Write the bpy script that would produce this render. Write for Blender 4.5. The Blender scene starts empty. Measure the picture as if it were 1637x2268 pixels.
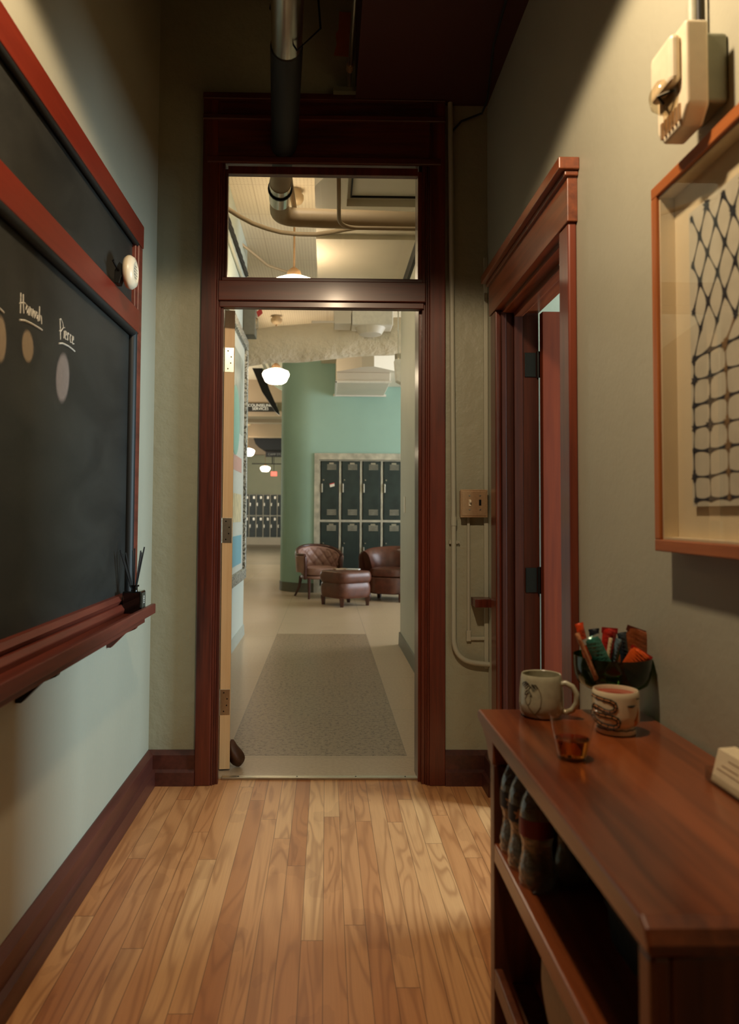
import bpy, bmesh, math, random
from mathutils import Vector, Matrix
from math import radians, sin, cos, pi
sc = bpy.context.scene
C = sc.collection
random.seed(7)

# ------------------------------------------------------------------ camera
cam = bpy.data.objects.new('camera', bpy.data.cameras.new('camera'))
C.objects.link(cam); sc.camera = cam
cam.data.sensor_fit = 'AUTO'; cam.data.sensor_width = 36
cam.data.lens = 1700 / 2268 * 36
cam.data.shift_x = 0.02925; cam.data.shift_y = -0.0300
cam.data.clip_start = 0.05; cam.data.clip_end = 200
Rv = Vector((0.99982439, -0.01771849, 0.0061028)); Uv = Vector((-0.00686893, -0.04350532, 0.99902958)); Fv = Vector((0.0174358, 0.99889606, 0.04361939))
m = Matrix(((Rv.x, Uv.x, -Fv.x), (Rv.y, Uv.y, -Fv.y), (Rv.z, Uv.z, -Fv.z))).to_4x4()
m.translation = (0, 0, 1.17); cam.matrix_world = m
cam.data.dof.use_dof = True; cam.data.dof.focus_distance = 3.4; cam.data.dof.aperture_fstop = 3.4

# ------------------------------------------------------------------ light
sc.view_settings.view_transform = 'Standard'; sc.view_settings.look = 'None'
sc.view_settings.gamma = 1; sc.view_settings.use_curve_mapping = False
sc.view_settings.exposure = 0.4
w = bpy.data.worlds.new('world'); sc.world = w; w.use_nodes = True
w.node_tree.nodes['Background'].inputs[0].default_value = (0.5, 0.55, 0.6, 1)
w.node_tree.nodes['Background'].inputs[1].default_value = 0.004
sc.cycles.use_denoising = True
sc.cycles.max_bounces = 8; sc.cycles.diffuse_bounces = 4; sc.cycles.glossy_bounces = 4
sc.cycles.transmission_bounces = 8; sc.cycles.transparent_max_bounces = 8
sc.cycles.sample_clamp_indirect = 4; sc.cycles.caustics_reflective = False; sc.cycles.caustics_refractive = False

def area(name, loc, direction, sx, sy, power, col, spread=180):
    l = bpy.data.lights.new(name, 'AREA'); l.shape = 'RECTANGLE'; l.size = sx; l.size_y = sy
    l.energy = power; l.color = col; l.spread = radians(spread)
    o = bpy.data.objects.new(name, l); C.objects.link(o); o.location = loc
    o.rotation_euler = Vector(direction).to_track_quat('-Z', 'Y').to_euler(); return o
sl = bpy.data.lights.new('room_lamp', 'SPOT'); sl.energy = 68; sl.color = (1, .765, .50)
sl.spot_size = radians(157); sl.spot_blend = 0.12; sl.shadow_soft_size = 0.05
so = bpy.data.objects.new('room_lamp', sl); C.objects.link(so); so.location = (0.06, 1.3, 2.66)
so.rotation_euler = Vector((-0.07, 0.02, -1)).to_track_quat('-Z', 'Y').to_euler()
area('side_room_daylight', (3.1, 2.45, 1.5), (-1, 0.03, -.03), .8, 1.5, 112, (.64, .88, 1.0))
area('right_wing_daylight', (5.4, 9.4, 1.9), (-1, -.02, -.05), 3.6, 2.4, 200, (.90, .95, 1.0))
area('corridor_fill', (-3.0, 13.4, 2.7), (.5, .75, .25), .6, .6, 60, (1, .88, .72))  # added to brighten the corridor ceiling and sign, no fixture built
area('hall_fill', (-.1, 3.66, 3.45), (0, 1, -.25), .5, .12, 8, (1, .86, .68))  # added fill for the pipes and ceiling, no real fixture above the door
area('left_wing_fill', (-5.6, 21.0, 1.8), (1, .35, .15), 7.0, 2.0, 300, (1.0, .95, .86))  # added warm fill for the far corridor, no window built on this side

# ------------------------------------------------------------------ materials
def lin(c):
    return tuple((v / 255 / 12.92) if v / 255 <= 0.04045 else ((v / 255 + .055) / 1.055) ** 2.4 for v in c) + (1,)
class NT:
    def __init__(s, name):
        s.m = bpy.data.materials.new(name); s.m.use_nodes = True
        s.t = s.m.node_tree; s.b = s.t.nodes['Principled BSDF']
        s._tc = None
    def n(s, typ, **kw):
        o = s.t.nodes.new(typ)
        for k, v in kw.items(): setattr(o, k, v)
        return o
    def l(s, a, b): s.t.links.new(a, b)
    def coord(s):
        if not s._tc: s._tc = s.n('ShaderNodeTexCoord')
        return s._tc.outputs['Object']
    def map(s, scale=(1, 1, 1), src=None, loc=(0, 0, 0)):
        mp = s.n('ShaderNodeMapping'); mp.inputs['Scale'].default_value = scale; mp.inputs['Location'].default_value = loc
        s.l(src or s.coord(), mp.inputs[0]); return mp.outputs[0]
    def noise(s, vec, scale=5, detail=3, rough=.5, dist=0):
        o = s.n('ShaderNodeTexNoise'); o.inputs['Scale'].default_value = scale; o.inputs['Detail'].default_value = detail
        o.inputs['Roughness'].default_value = rough; o.inputs['Distortion'].default_value = dist
        s.l(vec, o.inputs['Vector']); return o.outputs['Fac']
    def ramp(s, fac, stops, interp='LINEAR'):
        r = s.n('ShaderNodeValToRGB'); cr = r.color_ramp; cr.interpolation = interp
        while len(cr.elements) < len(stops): cr.elements.new(.5)
        for e, (p, c) in zip(cr.elements, stops): e.position = p; e.color = c if len(c) == 4 else tuple(c) + (1,)
        s.l(fac, r.inputs[0]); return r.outputs[0]
    def math(s, op, a, b=None, c=None, clamp=False):
        o = s.n('ShaderNodeMath', operation=op, use_clamp=clamp)
        for i, v in enumerate((a, b, c)):
            if v is None: continue
            if isinstance(v, (int, float)): o.inputs[i].default_value = v
            else: s.l(v, o.inputs[i])
        return o.outputs[0]
    def mix(s, fac, a, b, blend='MIX'):
        o = s.n('ShaderNodeMix', data_type='RGBA', blend_type=blend)
        for i, v in ((0, fac), (6, a), (7, b)):
            if isinstance(v, (int, float, tuple)): o.inputs[i].default_value = v
            else: s.l(v, o.inputs[i])
        return o.outputs[2]
    def bump(s, h, strength=.2, dist=.01):
        o = s.n('ShaderNodeBump'); o.inputs['Strength'].default_value = strength; o.inputs['Distance'].default_value = dist
        s.l(h, o.inputs['Height']); s.l(o.outputs[0], s.b.inputs['Normal'])
    def xyz(s, src=None):
        o = s.n('ShaderNodeSeparateXYZ'); s.l(src or s.coord(), o.inputs[0]); return o.outputs
    def comb(s, x, y, z):
        o = s.n('ShaderNodeCombineXYZ')
        for i, v in enumerate((x, y, z)):
            if isinstance(v, (int, float)): o.inputs[i].default_value = v
            else: s.l(v, o.inputs[i])
        return o.outputs[0]
    def set(s, rough=.5, metal=0, spec=.5, **kw):
        s.b.inputs['Roughness'].default_value = rough; s.b.inputs['Metallic'].default_value = metal
        s.b.inputs['Specular IOR Level'].default_value = spec
        for k, v in kw.items(): s.b.inputs[k.replace('_', ' ')].default_value = v

def plain(name, rgb, rough=.5, metal=0, spec=.5, var=.06, scale=30, bump=0, **kw):
    t = NT(name); c = lin(rgb)
    n = t.noise(t.map(), scale, 3)
    d = tuple(v * (1 - var) for v in c[:3]) + (1,); u = tuple(min(1, v * (1 + var)) for v in c[:3]) + (1,)
    t.l(t.ramp(n, [(.3, d), (.7, u)]), t.b.inputs['Base Color'])
    if bump: t.bump(n, bump, .004)
    t.set(rough, metal, spec, **kw); return t.m
def wood(name, dark, light, rough=.3, axis=2, fine=60, wide=7, coat=0, bump=.05):
    t = NT(name); sc_ = [1, 1, 1]; sc_[axis] = .06
    v = t.map(tuple(sc_)); a = t.noise(v, wide, 3, .5, 1.2); b = t.noise(v, fine, 2, .6, .2)
    f = t.math('ADD', t.math('MULTIPLY', a, .65), t.math('MULTIPLY', b, .35))
    t.l(t.ramp(f, [(.34, lin(dark)), (.62, lin(light))]), t.b.inputs['Base Color'])
    t.bump(f, bump, .002); t.set(rough, spec=.5 if rough < .55 else .2, Coat_Weight=coat, Coat_Roughness=.15); return t.m
def paint(name, rgb, rough=.5, bump=.25, scale=60, blotch=.05, dist=.003, spec=.5):
    t = NT(name); c = lin(rgb)
    a = t.noise(t.map(), 1.7, 4); d = tuple(v * (1 - blotch) for v in c[:3]) + (1,); u = tuple(v * (1 + blotch) for v in c[:3]) + (1,)
    t.l(t.ramp(a, [(.3, d), (.7, u)]), t.b.inputs['Base Color'])
    b = t.noise(t.map(), scale, 3, .6); g = t.noise(t.map(), 6, 2)
    t.bump(t.math('ADD', b, t.math('MULTIPLY', g, 1.5)), bump, dist); t.set(rough, spec=spec); return t.m
def emis(name, rgb, strength):
    t = NT(name); t.set(.4); t.b.inputs['Base Color'].default_value = lin(rgb)
    t.b.inputs['Emission Color'].default_value = lin(rgb); t.b.inputs['Emission Strength'].default_value = strength
    n = t.noise(t.map(), 8, 2)
    t.l(t.math('MULTIPLY', t.math('ADD', t.math('MULTIPLY', n, .1), .95), strength), t.b.inputs['Emission Strength']); return t.m
def glass(name, rgb, rough=.02, ior=1.45, thin=False):
    t = NT(name)
    if thin:
        out = t.t.nodes['Material Output']; tr = t.n('ShaderNodeBsdfTransparent'); gl = t.n('ShaderNodeBsdfGlossy')
        tr.inputs[0].default_value = lin(rgb); gl.inputs['Roughness'].default_value = rough
        lw = t.n('ShaderNodeLayerWeight'); lw.inputs[0].default_value = .5
        fr = t.math('ADD', .035, t.math('MULTIPLY', t.math('POWER', lw.outputs['Facing'], 5.), .7 if ior > 1.34 else .5))
        mx = t.n('ShaderNodeMixShader'); t.l(fr, mx.inputs[0]); t.l(tr.outputs[0], mx.inputs[1]); t.l(gl.outputs[0], mx.inputs[2])
        t.l(mx.outputs[0], out.inputs[0]); return t.m
    n = t.noise(t.map(), 40, 2); c = lin(rgb)
    t.l(t.ramp(n, [(0, tuple(v * .95 for v in c[:3]) + (1,)), (1, c)]), t.b.inputs['Base Color'])
    t.set(rough, Transmission_Weight=1.0, IOR=ior); return t.m

# strip oak floor: planks along Y, contour-line grain per board
def floor_mat():
    t = NT('floor_boards'); x, y, z = t.xyz()
    W = .0605
    xs = t.math('DIVIDE', x, W); xi = t.math('FLOOR', xs); fx = t.math('FRACT', xs)
    wn = t.n('ShaderNodeTexWhiteNoise', noise_dimensions='1D'); t.l(xi, wn.inputs['W'])
    ys = t.math('DIVIDE', t.math('ADD', y, t.math('MULTIPLY', wn.outputs[0], 5.1)), 1.5)
    yi = t.math('FLOOR', ys); fy = t.math('FRACT', ys)
    w2 = t.n('ShaderNodeTexWhiteNoise', noise_dimensions='2D'); t.l(t.comb(xi, yi, 0), w2.inputs['Vector'])
    idv = w2.outputs[0]; w3 = t.n('ShaderNodeSeparateColor'); t.l(w2.outputs['Color'], w3.inputs[0])
    v = t.comb(t.math('MULTIPLY', x, t.math('ADD', 7., t.math('MULTIPLY', w3.outputs[1], 12.))), t.math('MULTIPLY', y, 1.25), t.math('MULTIPLY', idv, 57.))
    n = t.noise(v, 1.0, 1.5, .45, .7)
    rg = t.math('SINE', t.math('MULTIPLY', n, 40.)); rg = t.math('ADD', t.math('MULTIPLY', rg, .5), .5)
    rg = t.math('POWER', rg, 3.)
    fine = t.noise(t.comb(t.math('MULTIPLY', x, 260.), t.math('MULTIPLY', y, 5.), t.math('MULTIPLY', idv, 31.)), 1, 3, .6)
    big = t.noise(t.comb(t.math('MULTIPLY', x, 3.), t.math('MULTIPLY', y, 1.6), 0), 1.6, 3)
    base = t.ramp(idv, [(0, lin((186, 118, 70))), (.3, lin((206, 140, 88))), (.7, lin((216, 154, 100))), (1, lin((232, 178, 122)))])
    c = t.mix(t.math('MULTIPLY', rg, t.math('ADD', .18, t.math('MULTIPLY', big, .5))), base, lin((128, 70, 36)))
    c = t.mix(t.math('MULTIPLY', fine, .38), c, lin((150, 92, 52)))
    c = t.mix(t.math('MULTIPLY', t.math('GREATER_THAN', big, .58), .12), c, lin((110, 58, 34)))
    ex = t.math('MINIMUM', fx, t.math('SUBTRACT', 1., fx)); ey = t.math('MINIMUM', fy, t.math('SUBTRACT', 1., fy))
    gap = t.math('MAXIMUM', t.math('LESS_THAN', ex, .017), t.math('LESS_THAN', ey, .0009))
    c = t.mix(t.math('MULTIPLY', gap, .6), c, lin((60, 32, 18)))
    t.l(c, t.b.inputs['Base Color'])
    t.bump(t.math('SUBTRACT', t.math('MULTIPLY', fine, .15), gap), .25, .0012)
    t.set(.36, spec=.4); return t.m
# speckled hall tiles with a plain cream border
def tile_mat():
    t = NT('hall_tiles'); x, y, z = t.xyz()
    sp = t.noise(t.coord(), 48, 4, .75); sp2 = t.noise(t.map(loc=(5, 3, 1)), 60, 2, .6); bl = t.noise(t.coord(), .9, 3)
    field = t.mix(t.math('GREATER_THAN', sp, .55), lin((156, 134, 106)), lin((104, 84, 62)))
    field = t.mix(t.math('GREATER_THAN', sp2, .66), field, lin((178, 164, 142)))
    bord = t.ramp(sp2, [(.3, lin((180, 158, 130))), (.7, lin((194, 174, 146)))])
    inx = t.math('MULTIPLY', t.math('GREATER_THAN', x, -.47), t.math('LESS_THAN', x, .40))
    iny = t.math('MULTIPLY', t.math('GREATER_THAN', y, 3.78), t.math('LESS_THAN', y, 7.6))
    ins = t.math('MULTIPLY', inx, iny)
    c = t.mix(ins, bord, field)
    def line(v, per, off, wd):
        f = t.math('FRACT', t.math('DIVIDE', t.math('SUBTRACT', v, off), per)); e = t.math('MINIMUM', f, t.math('SUBTRACT', 1., f))
        return t.math('LESS_THAN', e, wd / per)
    l1 = t.math('MULTIPLY', line(y, .758, 3.78, .0025), ins)
    l2 = t.math('MULTIPLY', line(y, .915, 4.67, .0025), t.math('SUBTRACT', 1., ins))
    l3 = t.math('MULTIPLY', line(x, .87, .40, .003), t.math('GREATER_THAN', y, 3.78))
    l = t.math('MAXIMUM', t.math('MAXIMUM', l1, l2), l3)
    c = t.mix(t.math('MULTIPLY', l, .45), c, lin((96, 84, 68)))
    c = t.mix(t.math('MULTIPLY', t.math('GREATER_THAN', y, 18.), .35), c, lin((90, 82, 68)))
    t.l(c, t.b.inputs['Base Color']); t.l(t.math('ADD', .24, t.math('MULTIPLY', bl, .16)), t.b.inputs['Roughness'])
    t.b.inputs['Specular IOR Level'].default_value = .5; return t.m
def perforated_mat():
    t = NT('perforated_ceiling'); x, y, z = t.xyz()
    def fr(v, p): return t.math('SUBTRACT', t.math('FRACT', t.math('DIVIDE', v, p)), .5)
    a, b = fr(x, .03), fr(y, .03)
    d = t.math('LESS_THAN', t.math('ADD', t.math('MULTIPLY', a, a), t.math('MULTIPLY', b, b)), .03)
    e1 = t.math('GREATER_THAN', t.math('ABSOLUTE', fr(x, .61)), .494); e2 = t.math('GREATER_THAN', t.math('ABSOLUTE', fr(y, .61)), .494)
    k = t.math('MAXIMUM', t.math('MULTIPLY', d, .55), t.math('MULTIPLY', t.math('MAXIMUM', e1, e2), .35))
    t.l(t.mix(k, lin((226, 212, 186)), lin((150, 120, 84))), t.b.inputs['Base Color']); t.set(.7); return t.m
def board_mat():
    t = NT('slate'); x, y, z = t.xyz()
    v = t.comb(t.math('MULTIPLY', y, 1.), t.math('MULTIPLY', z, 2.2), 0)
    a = t.noise(v, 2.2, 4, .6, .8); b = t.noise(t.coord(), 160, 2)
    c = t.ramp(a, [(.35, lin((20, 21, 20))), (.75, lin((44, 44, 41)))])
    c = t.mix(t.math('MULTIPLY', b, .12), c, lin((105, 103, 96)))
    t.l(c, t.b.inputs['Base Color']); t.set(.46, spec=.35); t.bump(b, .04, .001); return t.m
def reflection_mat(rgb, strength):  # soft-edged oval that puts a reflection into the colour
    t = NT('painted_reflection'); n = t.noise(t.map(), 60, 4, .7); x, y, z = t.xyz()
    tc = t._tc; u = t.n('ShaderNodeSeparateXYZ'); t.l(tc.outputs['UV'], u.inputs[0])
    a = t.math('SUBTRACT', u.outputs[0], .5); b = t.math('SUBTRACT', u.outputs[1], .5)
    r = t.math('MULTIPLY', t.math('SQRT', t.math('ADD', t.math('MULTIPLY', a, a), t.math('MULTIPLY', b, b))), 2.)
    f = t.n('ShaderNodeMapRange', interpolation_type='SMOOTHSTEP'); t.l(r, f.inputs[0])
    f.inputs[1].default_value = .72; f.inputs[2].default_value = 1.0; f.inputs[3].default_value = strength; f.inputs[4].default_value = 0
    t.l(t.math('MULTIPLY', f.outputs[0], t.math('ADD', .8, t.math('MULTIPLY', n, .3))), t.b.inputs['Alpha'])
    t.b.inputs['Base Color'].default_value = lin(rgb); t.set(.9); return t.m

SAGE = paint('sage_wall_paint', (168, 165, 146), .5, .3, 45)
SAGE_ROUGH = paint('patched_wall_paint', (154, 152, 130), .5, .7, 22, dist=.006)
CEIL_DARK = paint('dark_ceiling_paint', (22, 22, 19), .9)
RED_CEIL = paint('oxide_red_ceiling', (64, 26, 20), .7)
HALL_PALE = paint('pale_hall_paint', (196, 208, 202), .5)
HALL_GREY = paint('grey_hall_paint', (186, 186, 170), .5)
TEAL = paint('teal_wall_paint', (152, 186, 172), .6)
CREAM = paint('cream_ceiling_paint', (222, 210, 188), .6, .12)
CREAM2 = paint('cream_duct_paint', (218, 208, 190), .5, .06)
TAN_PIPE = paint('tan_pipe_paint', (190, 166, 130), .5, .05)
CORR = paint('corridor_paint', (184, 190, 162), .6)
BROWN_BEAM = paint('brown_beam_paint', (150, 130, 104), .7)
BASE_GREY = plain('grey_vinyl_base', (98, 98, 86), .45)
COVE = plain('pale_cove_base', (176, 186, 180), .4)
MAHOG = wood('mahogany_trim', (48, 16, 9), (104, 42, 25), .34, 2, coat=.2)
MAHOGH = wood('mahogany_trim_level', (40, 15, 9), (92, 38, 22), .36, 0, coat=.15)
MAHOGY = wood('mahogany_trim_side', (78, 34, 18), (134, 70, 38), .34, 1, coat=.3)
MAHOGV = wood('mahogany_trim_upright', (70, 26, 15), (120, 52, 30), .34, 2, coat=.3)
BASEW = wood('oxblood_baseboard', (58, 26, 20), (88, 44, 34), .4, 1)
CHALKRED = wood('red_painted_frame', (92, 27, 16), (110, 37, 22), .38, 1, wide=3, bump=.02)
TRAYW = wood('worn_tray_wood', (78, 31, 21), (116, 52, 36), .42, 1)
DOORRED = wood('door_red_brown', (84, 30, 11), (108, 43, 16), .7, 2, wide=4, bump=.02)
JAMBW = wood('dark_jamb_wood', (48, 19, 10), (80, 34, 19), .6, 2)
PINE = wood('pine_door_edge', (232, 190, 136), (248, 214, 164), .5, 2, wide=3)
CABW = wood('walnut_top', (72, 31, 14), (142, 74, 37), .28, 1, fine=40, wide=5, coat=.4)
CABV = wood('walnut_panel', (60, 28, 16), (108, 58, 34), .35, 2, coat=.2)
OAKF = wood('oak_picture_frame', (138, 72, 32), (184, 108, 54), .4, 2, wide=5)
OAKFY = wood('oak_picture_frame_rail', (138, 72, 32), (184, 108, 54), .4, 1, wide=5)
BLACKW = plain('black_moulding', (17, 19, 18), .55, scale=80)
BLACKP = plain('black_painted_pipe', (14, 15, 14), .6)
BLACKMET = plain('black_metal', (24, 24, 22), .4, .6)
BRASSD = plain('brushed_bronze_plate', (186, 152, 116), .4, .65, scale=120)
STEEL = plain('satin_steel', (190, 184, 168), .32, 1.0, scale=90)
FOIL = plain('bright_duct_metal', (215, 212, 200), .24, 1.0, var=.1, scale=6)
DULLMET = plain('dull_locker_steel', (184, 180, 162), .5, .3, var=.25, scale=9)
LOCKER = plain('dark_green_locker_enamel', (40, 52, 48), .42, .1, var=.25, scale=6)
IVORY = plain('ivory_plastic', (226, 212, 184), .35)
WHITEP = plain('white_plastic', (232, 226, 212), .35)
BOXGREY = plain('grey_junction_box', (122, 124, 104), .4, .2)
PORC = plain('ivory_glaze', (222, 206, 172), .16, scale=15, Coat_Weight=.5)
MUGG = plain('grey_green_glaze', (172, 168, 142), .2, scale=80, var=.09, Coat_Weight=.3)
INK = plain('black_glaze_line', (30, 32, 26), .25)
INKB = plain('brown_glaze_line', (84, 66, 34), .3)
ORNG = plain('orange_glaze', (205, 130, 58), .2, Coat_Weight=.4)
TEA = plain('red_drink', (150, 44, 27), .1)
LEATH = plain('brown_leather', (92, 52, 38), .33, var=.25, scale=14, bump=.25)
LEATHD = plain('tufted_mauve_leather', (150, 114, 100), .4, var=.12, scale=12, bump=.15)
CHAIRW = wood('chair_dark_wood', (46, 22, 14), (84, 42, 28), .3, 2, coat=.3)
BLACKG = plain('black_bottle_glass', (8, 8, 7), .08, Coat_Weight=.6)
REED = plain('black_reed', (16, 15, 13), .6)
CHALK = plain('chalk', (196, 192, 180), .9, var=.25, scale=200)
FABRICB = plain('black_woven_fabric', (22, 24, 22), .85, var=.4, scale=120, bump=.6)
BAGC = plain('cream_canvas', (196, 178, 148), .8, scale=70, bump=.2)
DOORSTOP = plain('brown_leather_pouch', (82, 52, 34), .5, var=.3, scale=30, bump=.3)
MATC = plain('cream_mat_board', (224, 206, 174), .8, scale=20, var=.02)
CLOTH = plain('undyed_cloth', (204, 196, 178), .85, scale=25, var=.06, bump=.2)
INDIGO = plain('indigo_dye', (36, 40, 48), .9, var=.3, scale=90)
DYEBR = plain('faded_brown_dye', (128, 100, 68), .9, var=.2, scale=90)
GLASSW = glass('clear_pane', (252, 252, 250), .02, 1.35, True)
GLASST = glass('tumbler_plastic', (250, 244, 236), .04, 1.35, True)
ACRYL = glass('clear_acrylic', (240, 240, 238), .08, 1.45, True)
def thin(name, tint, k0, k1, p, haze=.05, hz=(200, 200, 190), bump=0):
    t = NT(name); out = t.t.nodes['Material Output']; tr = t.n('ShaderNodeBsdfTransparent'); gl = t.n('ShaderNodeBsdfGlossy'); df = t.n('ShaderNodeBsdfDiffuse')
    tr.inputs[0].default_value = lin(tint); gl.inputs['Roughness'].default_value = .08; df.inputs[0].default_value = lin(hz)
    lw = t.n('ShaderNodeLayerWeight'); lw.inputs[0].default_value = .5
    if bump:
        b = t.n('ShaderNodeBump'); b.inputs['Strength'].default_value = bump; b.inputs['Distance'].default_value = .004
        t.l(t.noise(t.map(), 90, 3), b.inputs['Height'])
        for q in (gl, lw): t.l(b.outputs[0], q.inputs['Normal'])
    f = t.math('ADD', k0, t.math('MULTIPLY', t.math('POWER', lw.outputs['Facing'], p), k1))
    m1 = t.n('ShaderNodeMixShader'); m2 = t.n('ShaderNodeMixShader'); m1.inputs[0].default_value = haze
    t.l(tr.outputs[0], m1.inputs[1]); t.l(df.outputs[0], m1.inputs[2]); t.l(f, m2.inputs[0]); t.l(m1.outputs[0], m2.inputs[1]); t.l(gl.outputs[0], m2.inputs[2])
    t.l(m2.outputs[0], out.inputs[0]); return t.m
PET = thin('bottle_plastic', (232, 232, 224), .08, .95, 1.8, .16, (150, 148, 138), bump=.8)
GREENG = thin('dark_green_glass', (120, 150, 100), .05, .6, 3., .12, (34, 58, 26))
WHISKY = glass('amber_drink', (244, 156, 66), .0, 1.34)
GLOBE = emis('lit_opal_glass', (255, 230, 194), 15)
EXITM = emis('red_lit_sign', (255, 110, 90), 1.2)
SIGNB = plain('black_sign_panel', (20, 17, 14), .4)
SIGNW = plain('white_lettering', (225, 222, 212), .5)
CABLE = plain('black_cable', (22, 21, 19), .6)
CARDB = plain('bare_orange_board', (168, 92, 44), .8, bump=.3)

# ------------------------------------------------------------------ mesh helpers
def world_loc(o):
    v = Vector((0, 0, 0))
    while o: v += o.location; o = o.parent
    return v
class MB:
    def __init__(s): s.bm = bmesh.new(); s.uv = None
    def box(s, x0, x1, y0, y1, z0, z1):
        v = [s.bm.verts.new(p) for p in ((x0, y0, z0), (x1, y0, z0), (x1, y1, z0), (x0, y1, z0), (x0, y0, z1), (x1, y0, z1), (x1, y1, z1), (x0, y1, z1))]
        for f in ((3, 2, 1, 0), (4, 5, 6, 7), (0, 1, 5, 4), (1, 2, 6, 5), (2, 3, 7, 6), (3, 0, 4, 7)): s.bm.faces.new([v[i] for i in f])
        return s
    def prism(s, poly, axis, a, b):
        """poly: 2D outline in the plane of the other two axes (in xyz order)."""
        def P(p, t):
            if axis == 0: return (t, p[0], p[1])
            if axis == 1: return (p[0], t, p[1])
            return (p[0], p[1], t)
        A = [s.bm.verts.new(P(p, a)) for p in poly]; B = [s.bm.verts.new(P(p, b)) for p in poly]
        n = len(poly)
        for i in range(n): s.bm.faces.new((A[i], A[(i + 1) % n], B[(i + 1) % n], B[i]))
        s.bm.faces.new(A[::-1]); s.bm.faces.new(B); return s
    def tube(s, pts, r, n=10, cap=True, flat=None):
        pts = [Vector(p) for p in pts]; rings = []; up = None
        for i, p in enumerate(pts):
            d = (pts[min(i + 1, len(pts) - 1)] - pts[max(i - 1, 0)]).normalized()
            if up is None: up = Vector((0, 0, 1)) if abs(d.z) < .9 else Vector((1, 0, 0))
            a = d.cross(up)
            if a.length < 1e-4: a = d.orthogonal()
            a.normalize(); b = a.cross(d).normalized(); up = b
            rr = r[i] if isinstance(r, (list, tuple)) else r
            rings.append([s.bm.verts.new(p + a * cos(t * 2 * pi / n) * rr + b * sin(t * 2 * pi / n) * rr) for t in range(n)])
        for A, B in zip(rings, rings[1:]):
            for i in range(n): s.bm.faces.new((A[i], A[(i + 1) % n], B[(i + 1) % n], B[i]))
        if cap: s.bm.faces.new(rings[0][::-1]); s.bm.faces.new(rings[-1])
        return s
    def lathe(s, prof, c=(0, 0, 0), n=32, axis=2, cap=True):
        rings = []
        for r, h in prof:
            ring = []
            for i in range(n):
                a = 2 * pi * i / n
                if axis == 2: p = (c[0] + r * cos(a), c[1] + r * sin(a), c[2] + h)
                elif axis == 0: p = (c[0] + h, c[1] + r * cos(a), c[2] + r * sin(a))
                else: p = (c[0] + r * cos(a), c[1] + h, c[2] + r * sin(a))
                ring.append(s.bm.verts.new(p))
            rings.append(ring)
        for A, B in zip(rings, rings[1:]):
            for i in range(n): s.bm.faces.new((A[i], A[(i + 1) % n], B[(i + 1) % n], B[i]))
        if cap:
            if prof[0][0] > 1e-4: s.bm.faces.new(rings[0][::-1])
            if prof[-1][0] > 1e-4: s.bm.faces.new(rings[-1])
        return s
    def grid(s, fn, nu, nv, closeu=False):
        V = [[s.bm.verts.new(fn(u / nu, v / nv)) for v in range(nv + 1)] for u in range(nu if closeu else nu + 1)]
        m_ = len(V)
        for u in range(nu):
            for v in range(nv): s.bm.faces.new((V[u][v], V[(u + 1) % m_][v], V[(u + 1) % m_][v + 1], V[u][v + 1]))
        return s
    def quad_uv(s, pts):
        if s.uv is None: s.uv = s.bm.loops.layers.uv.new('UVMap')
        f = s.bm.faces.new([s.bm.verts.new(p) for p in pts])
        for l, uv in zip(f.loops, ((0, 0), (1, 0), (1, 1), (0, 1))): l[s.uv].uv = uv
        return s
    def build(s, name, mat, parent=None, smooth=False, bevel=0, origin=None, seg=2, keep=False):
        bm = s.bm
        bmesh.ops.remove_doubles(bm, verts=bm.verts, dist=1e-6)
        if parent is not None: o3 = world_loc(parent)
        elif origin is not None: o3 = Vector(origin)
        elif keep: o3 = Vector((0, 0, 0))
        else:
            xs = [v.co for v in bm.verts]
            o3 = Vector(((min(v.x for v in xs) + max(v.x for v in xs)) / 2, (min(v.y for v in xs) + max(v.y for v in xs)) / 2, min(v.z for v in xs)))
        bmesh.ops.translate(bm, verts=bm.verts, vec=-o3)
        bmesh.ops.recalc_face_normals(bm, faces=bm.faces)
        me = bpy.data.meshes.new(name); bm.to_mesh(me); bm.free()
        me.materials.append(mat)
        if smooth:
            for p in me.polygons: p.use_smooth = True
            try: me.set_sharp_from_angle(angle=radians(50))
            except Exception: pass
        o = bpy.data.objects.new(name, me); C.objects.link(o)
        if parent is not None: o.parent = parent
        else: o.location = o3
        if bevel:
            b = o.modifiers.new('bevel', 'BEVEL'); b.width = bevel; b.segments = seg; b.limit_method = 'ANGLE'; b.angle_limit = radians(40)
        return o
def bx(*a): return MB().box(*a)
def tag(o, label=None, cat=None, group=None, kind=None):
    if label: o['label'] = label
    if cat: o['category'] = cat
    if group: o['group'] = group
    if kind: o['kind'] = kind
    return o
def thing(name, label, cat, loc, group=None):
    o = bpy.data.objects.new(name, None); C.objects.link(o); o.location = loc; o.empty_display_size = .1
    return tag(o, label, cat, group)
def struct(name, mb, mat, parent=None, label=None, **kw):
    o = mb.build(name, mat, parent, keep=True, **kw)
    if parent is None: o['kind'] = 'structure'
    if label: o['label'] = label
    return o
def sroot(name, loc=(0, 0, 0)):
    o = bpy.data.objects.new(name, None); C.objects.link(o); o.location = loc; o['kind'] = 'structure'; return o
def copy_tree(o, parent=None):
    c = o.copy(); C.objects.link(c); c.parent = parent
    for ch in [k for k in bpy.data.objects if k.parent == o]: copy_tree(ch, c)
    return c
def arc(cx, cy, r, a0, a1, n):
    return [(cx + r * cos(radians(a0 + (a1 - a0) * i / n)), cy + r * sin(radians(a0 + (a1 - a0) * i / n))) for i in range(n + 1)]
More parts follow.
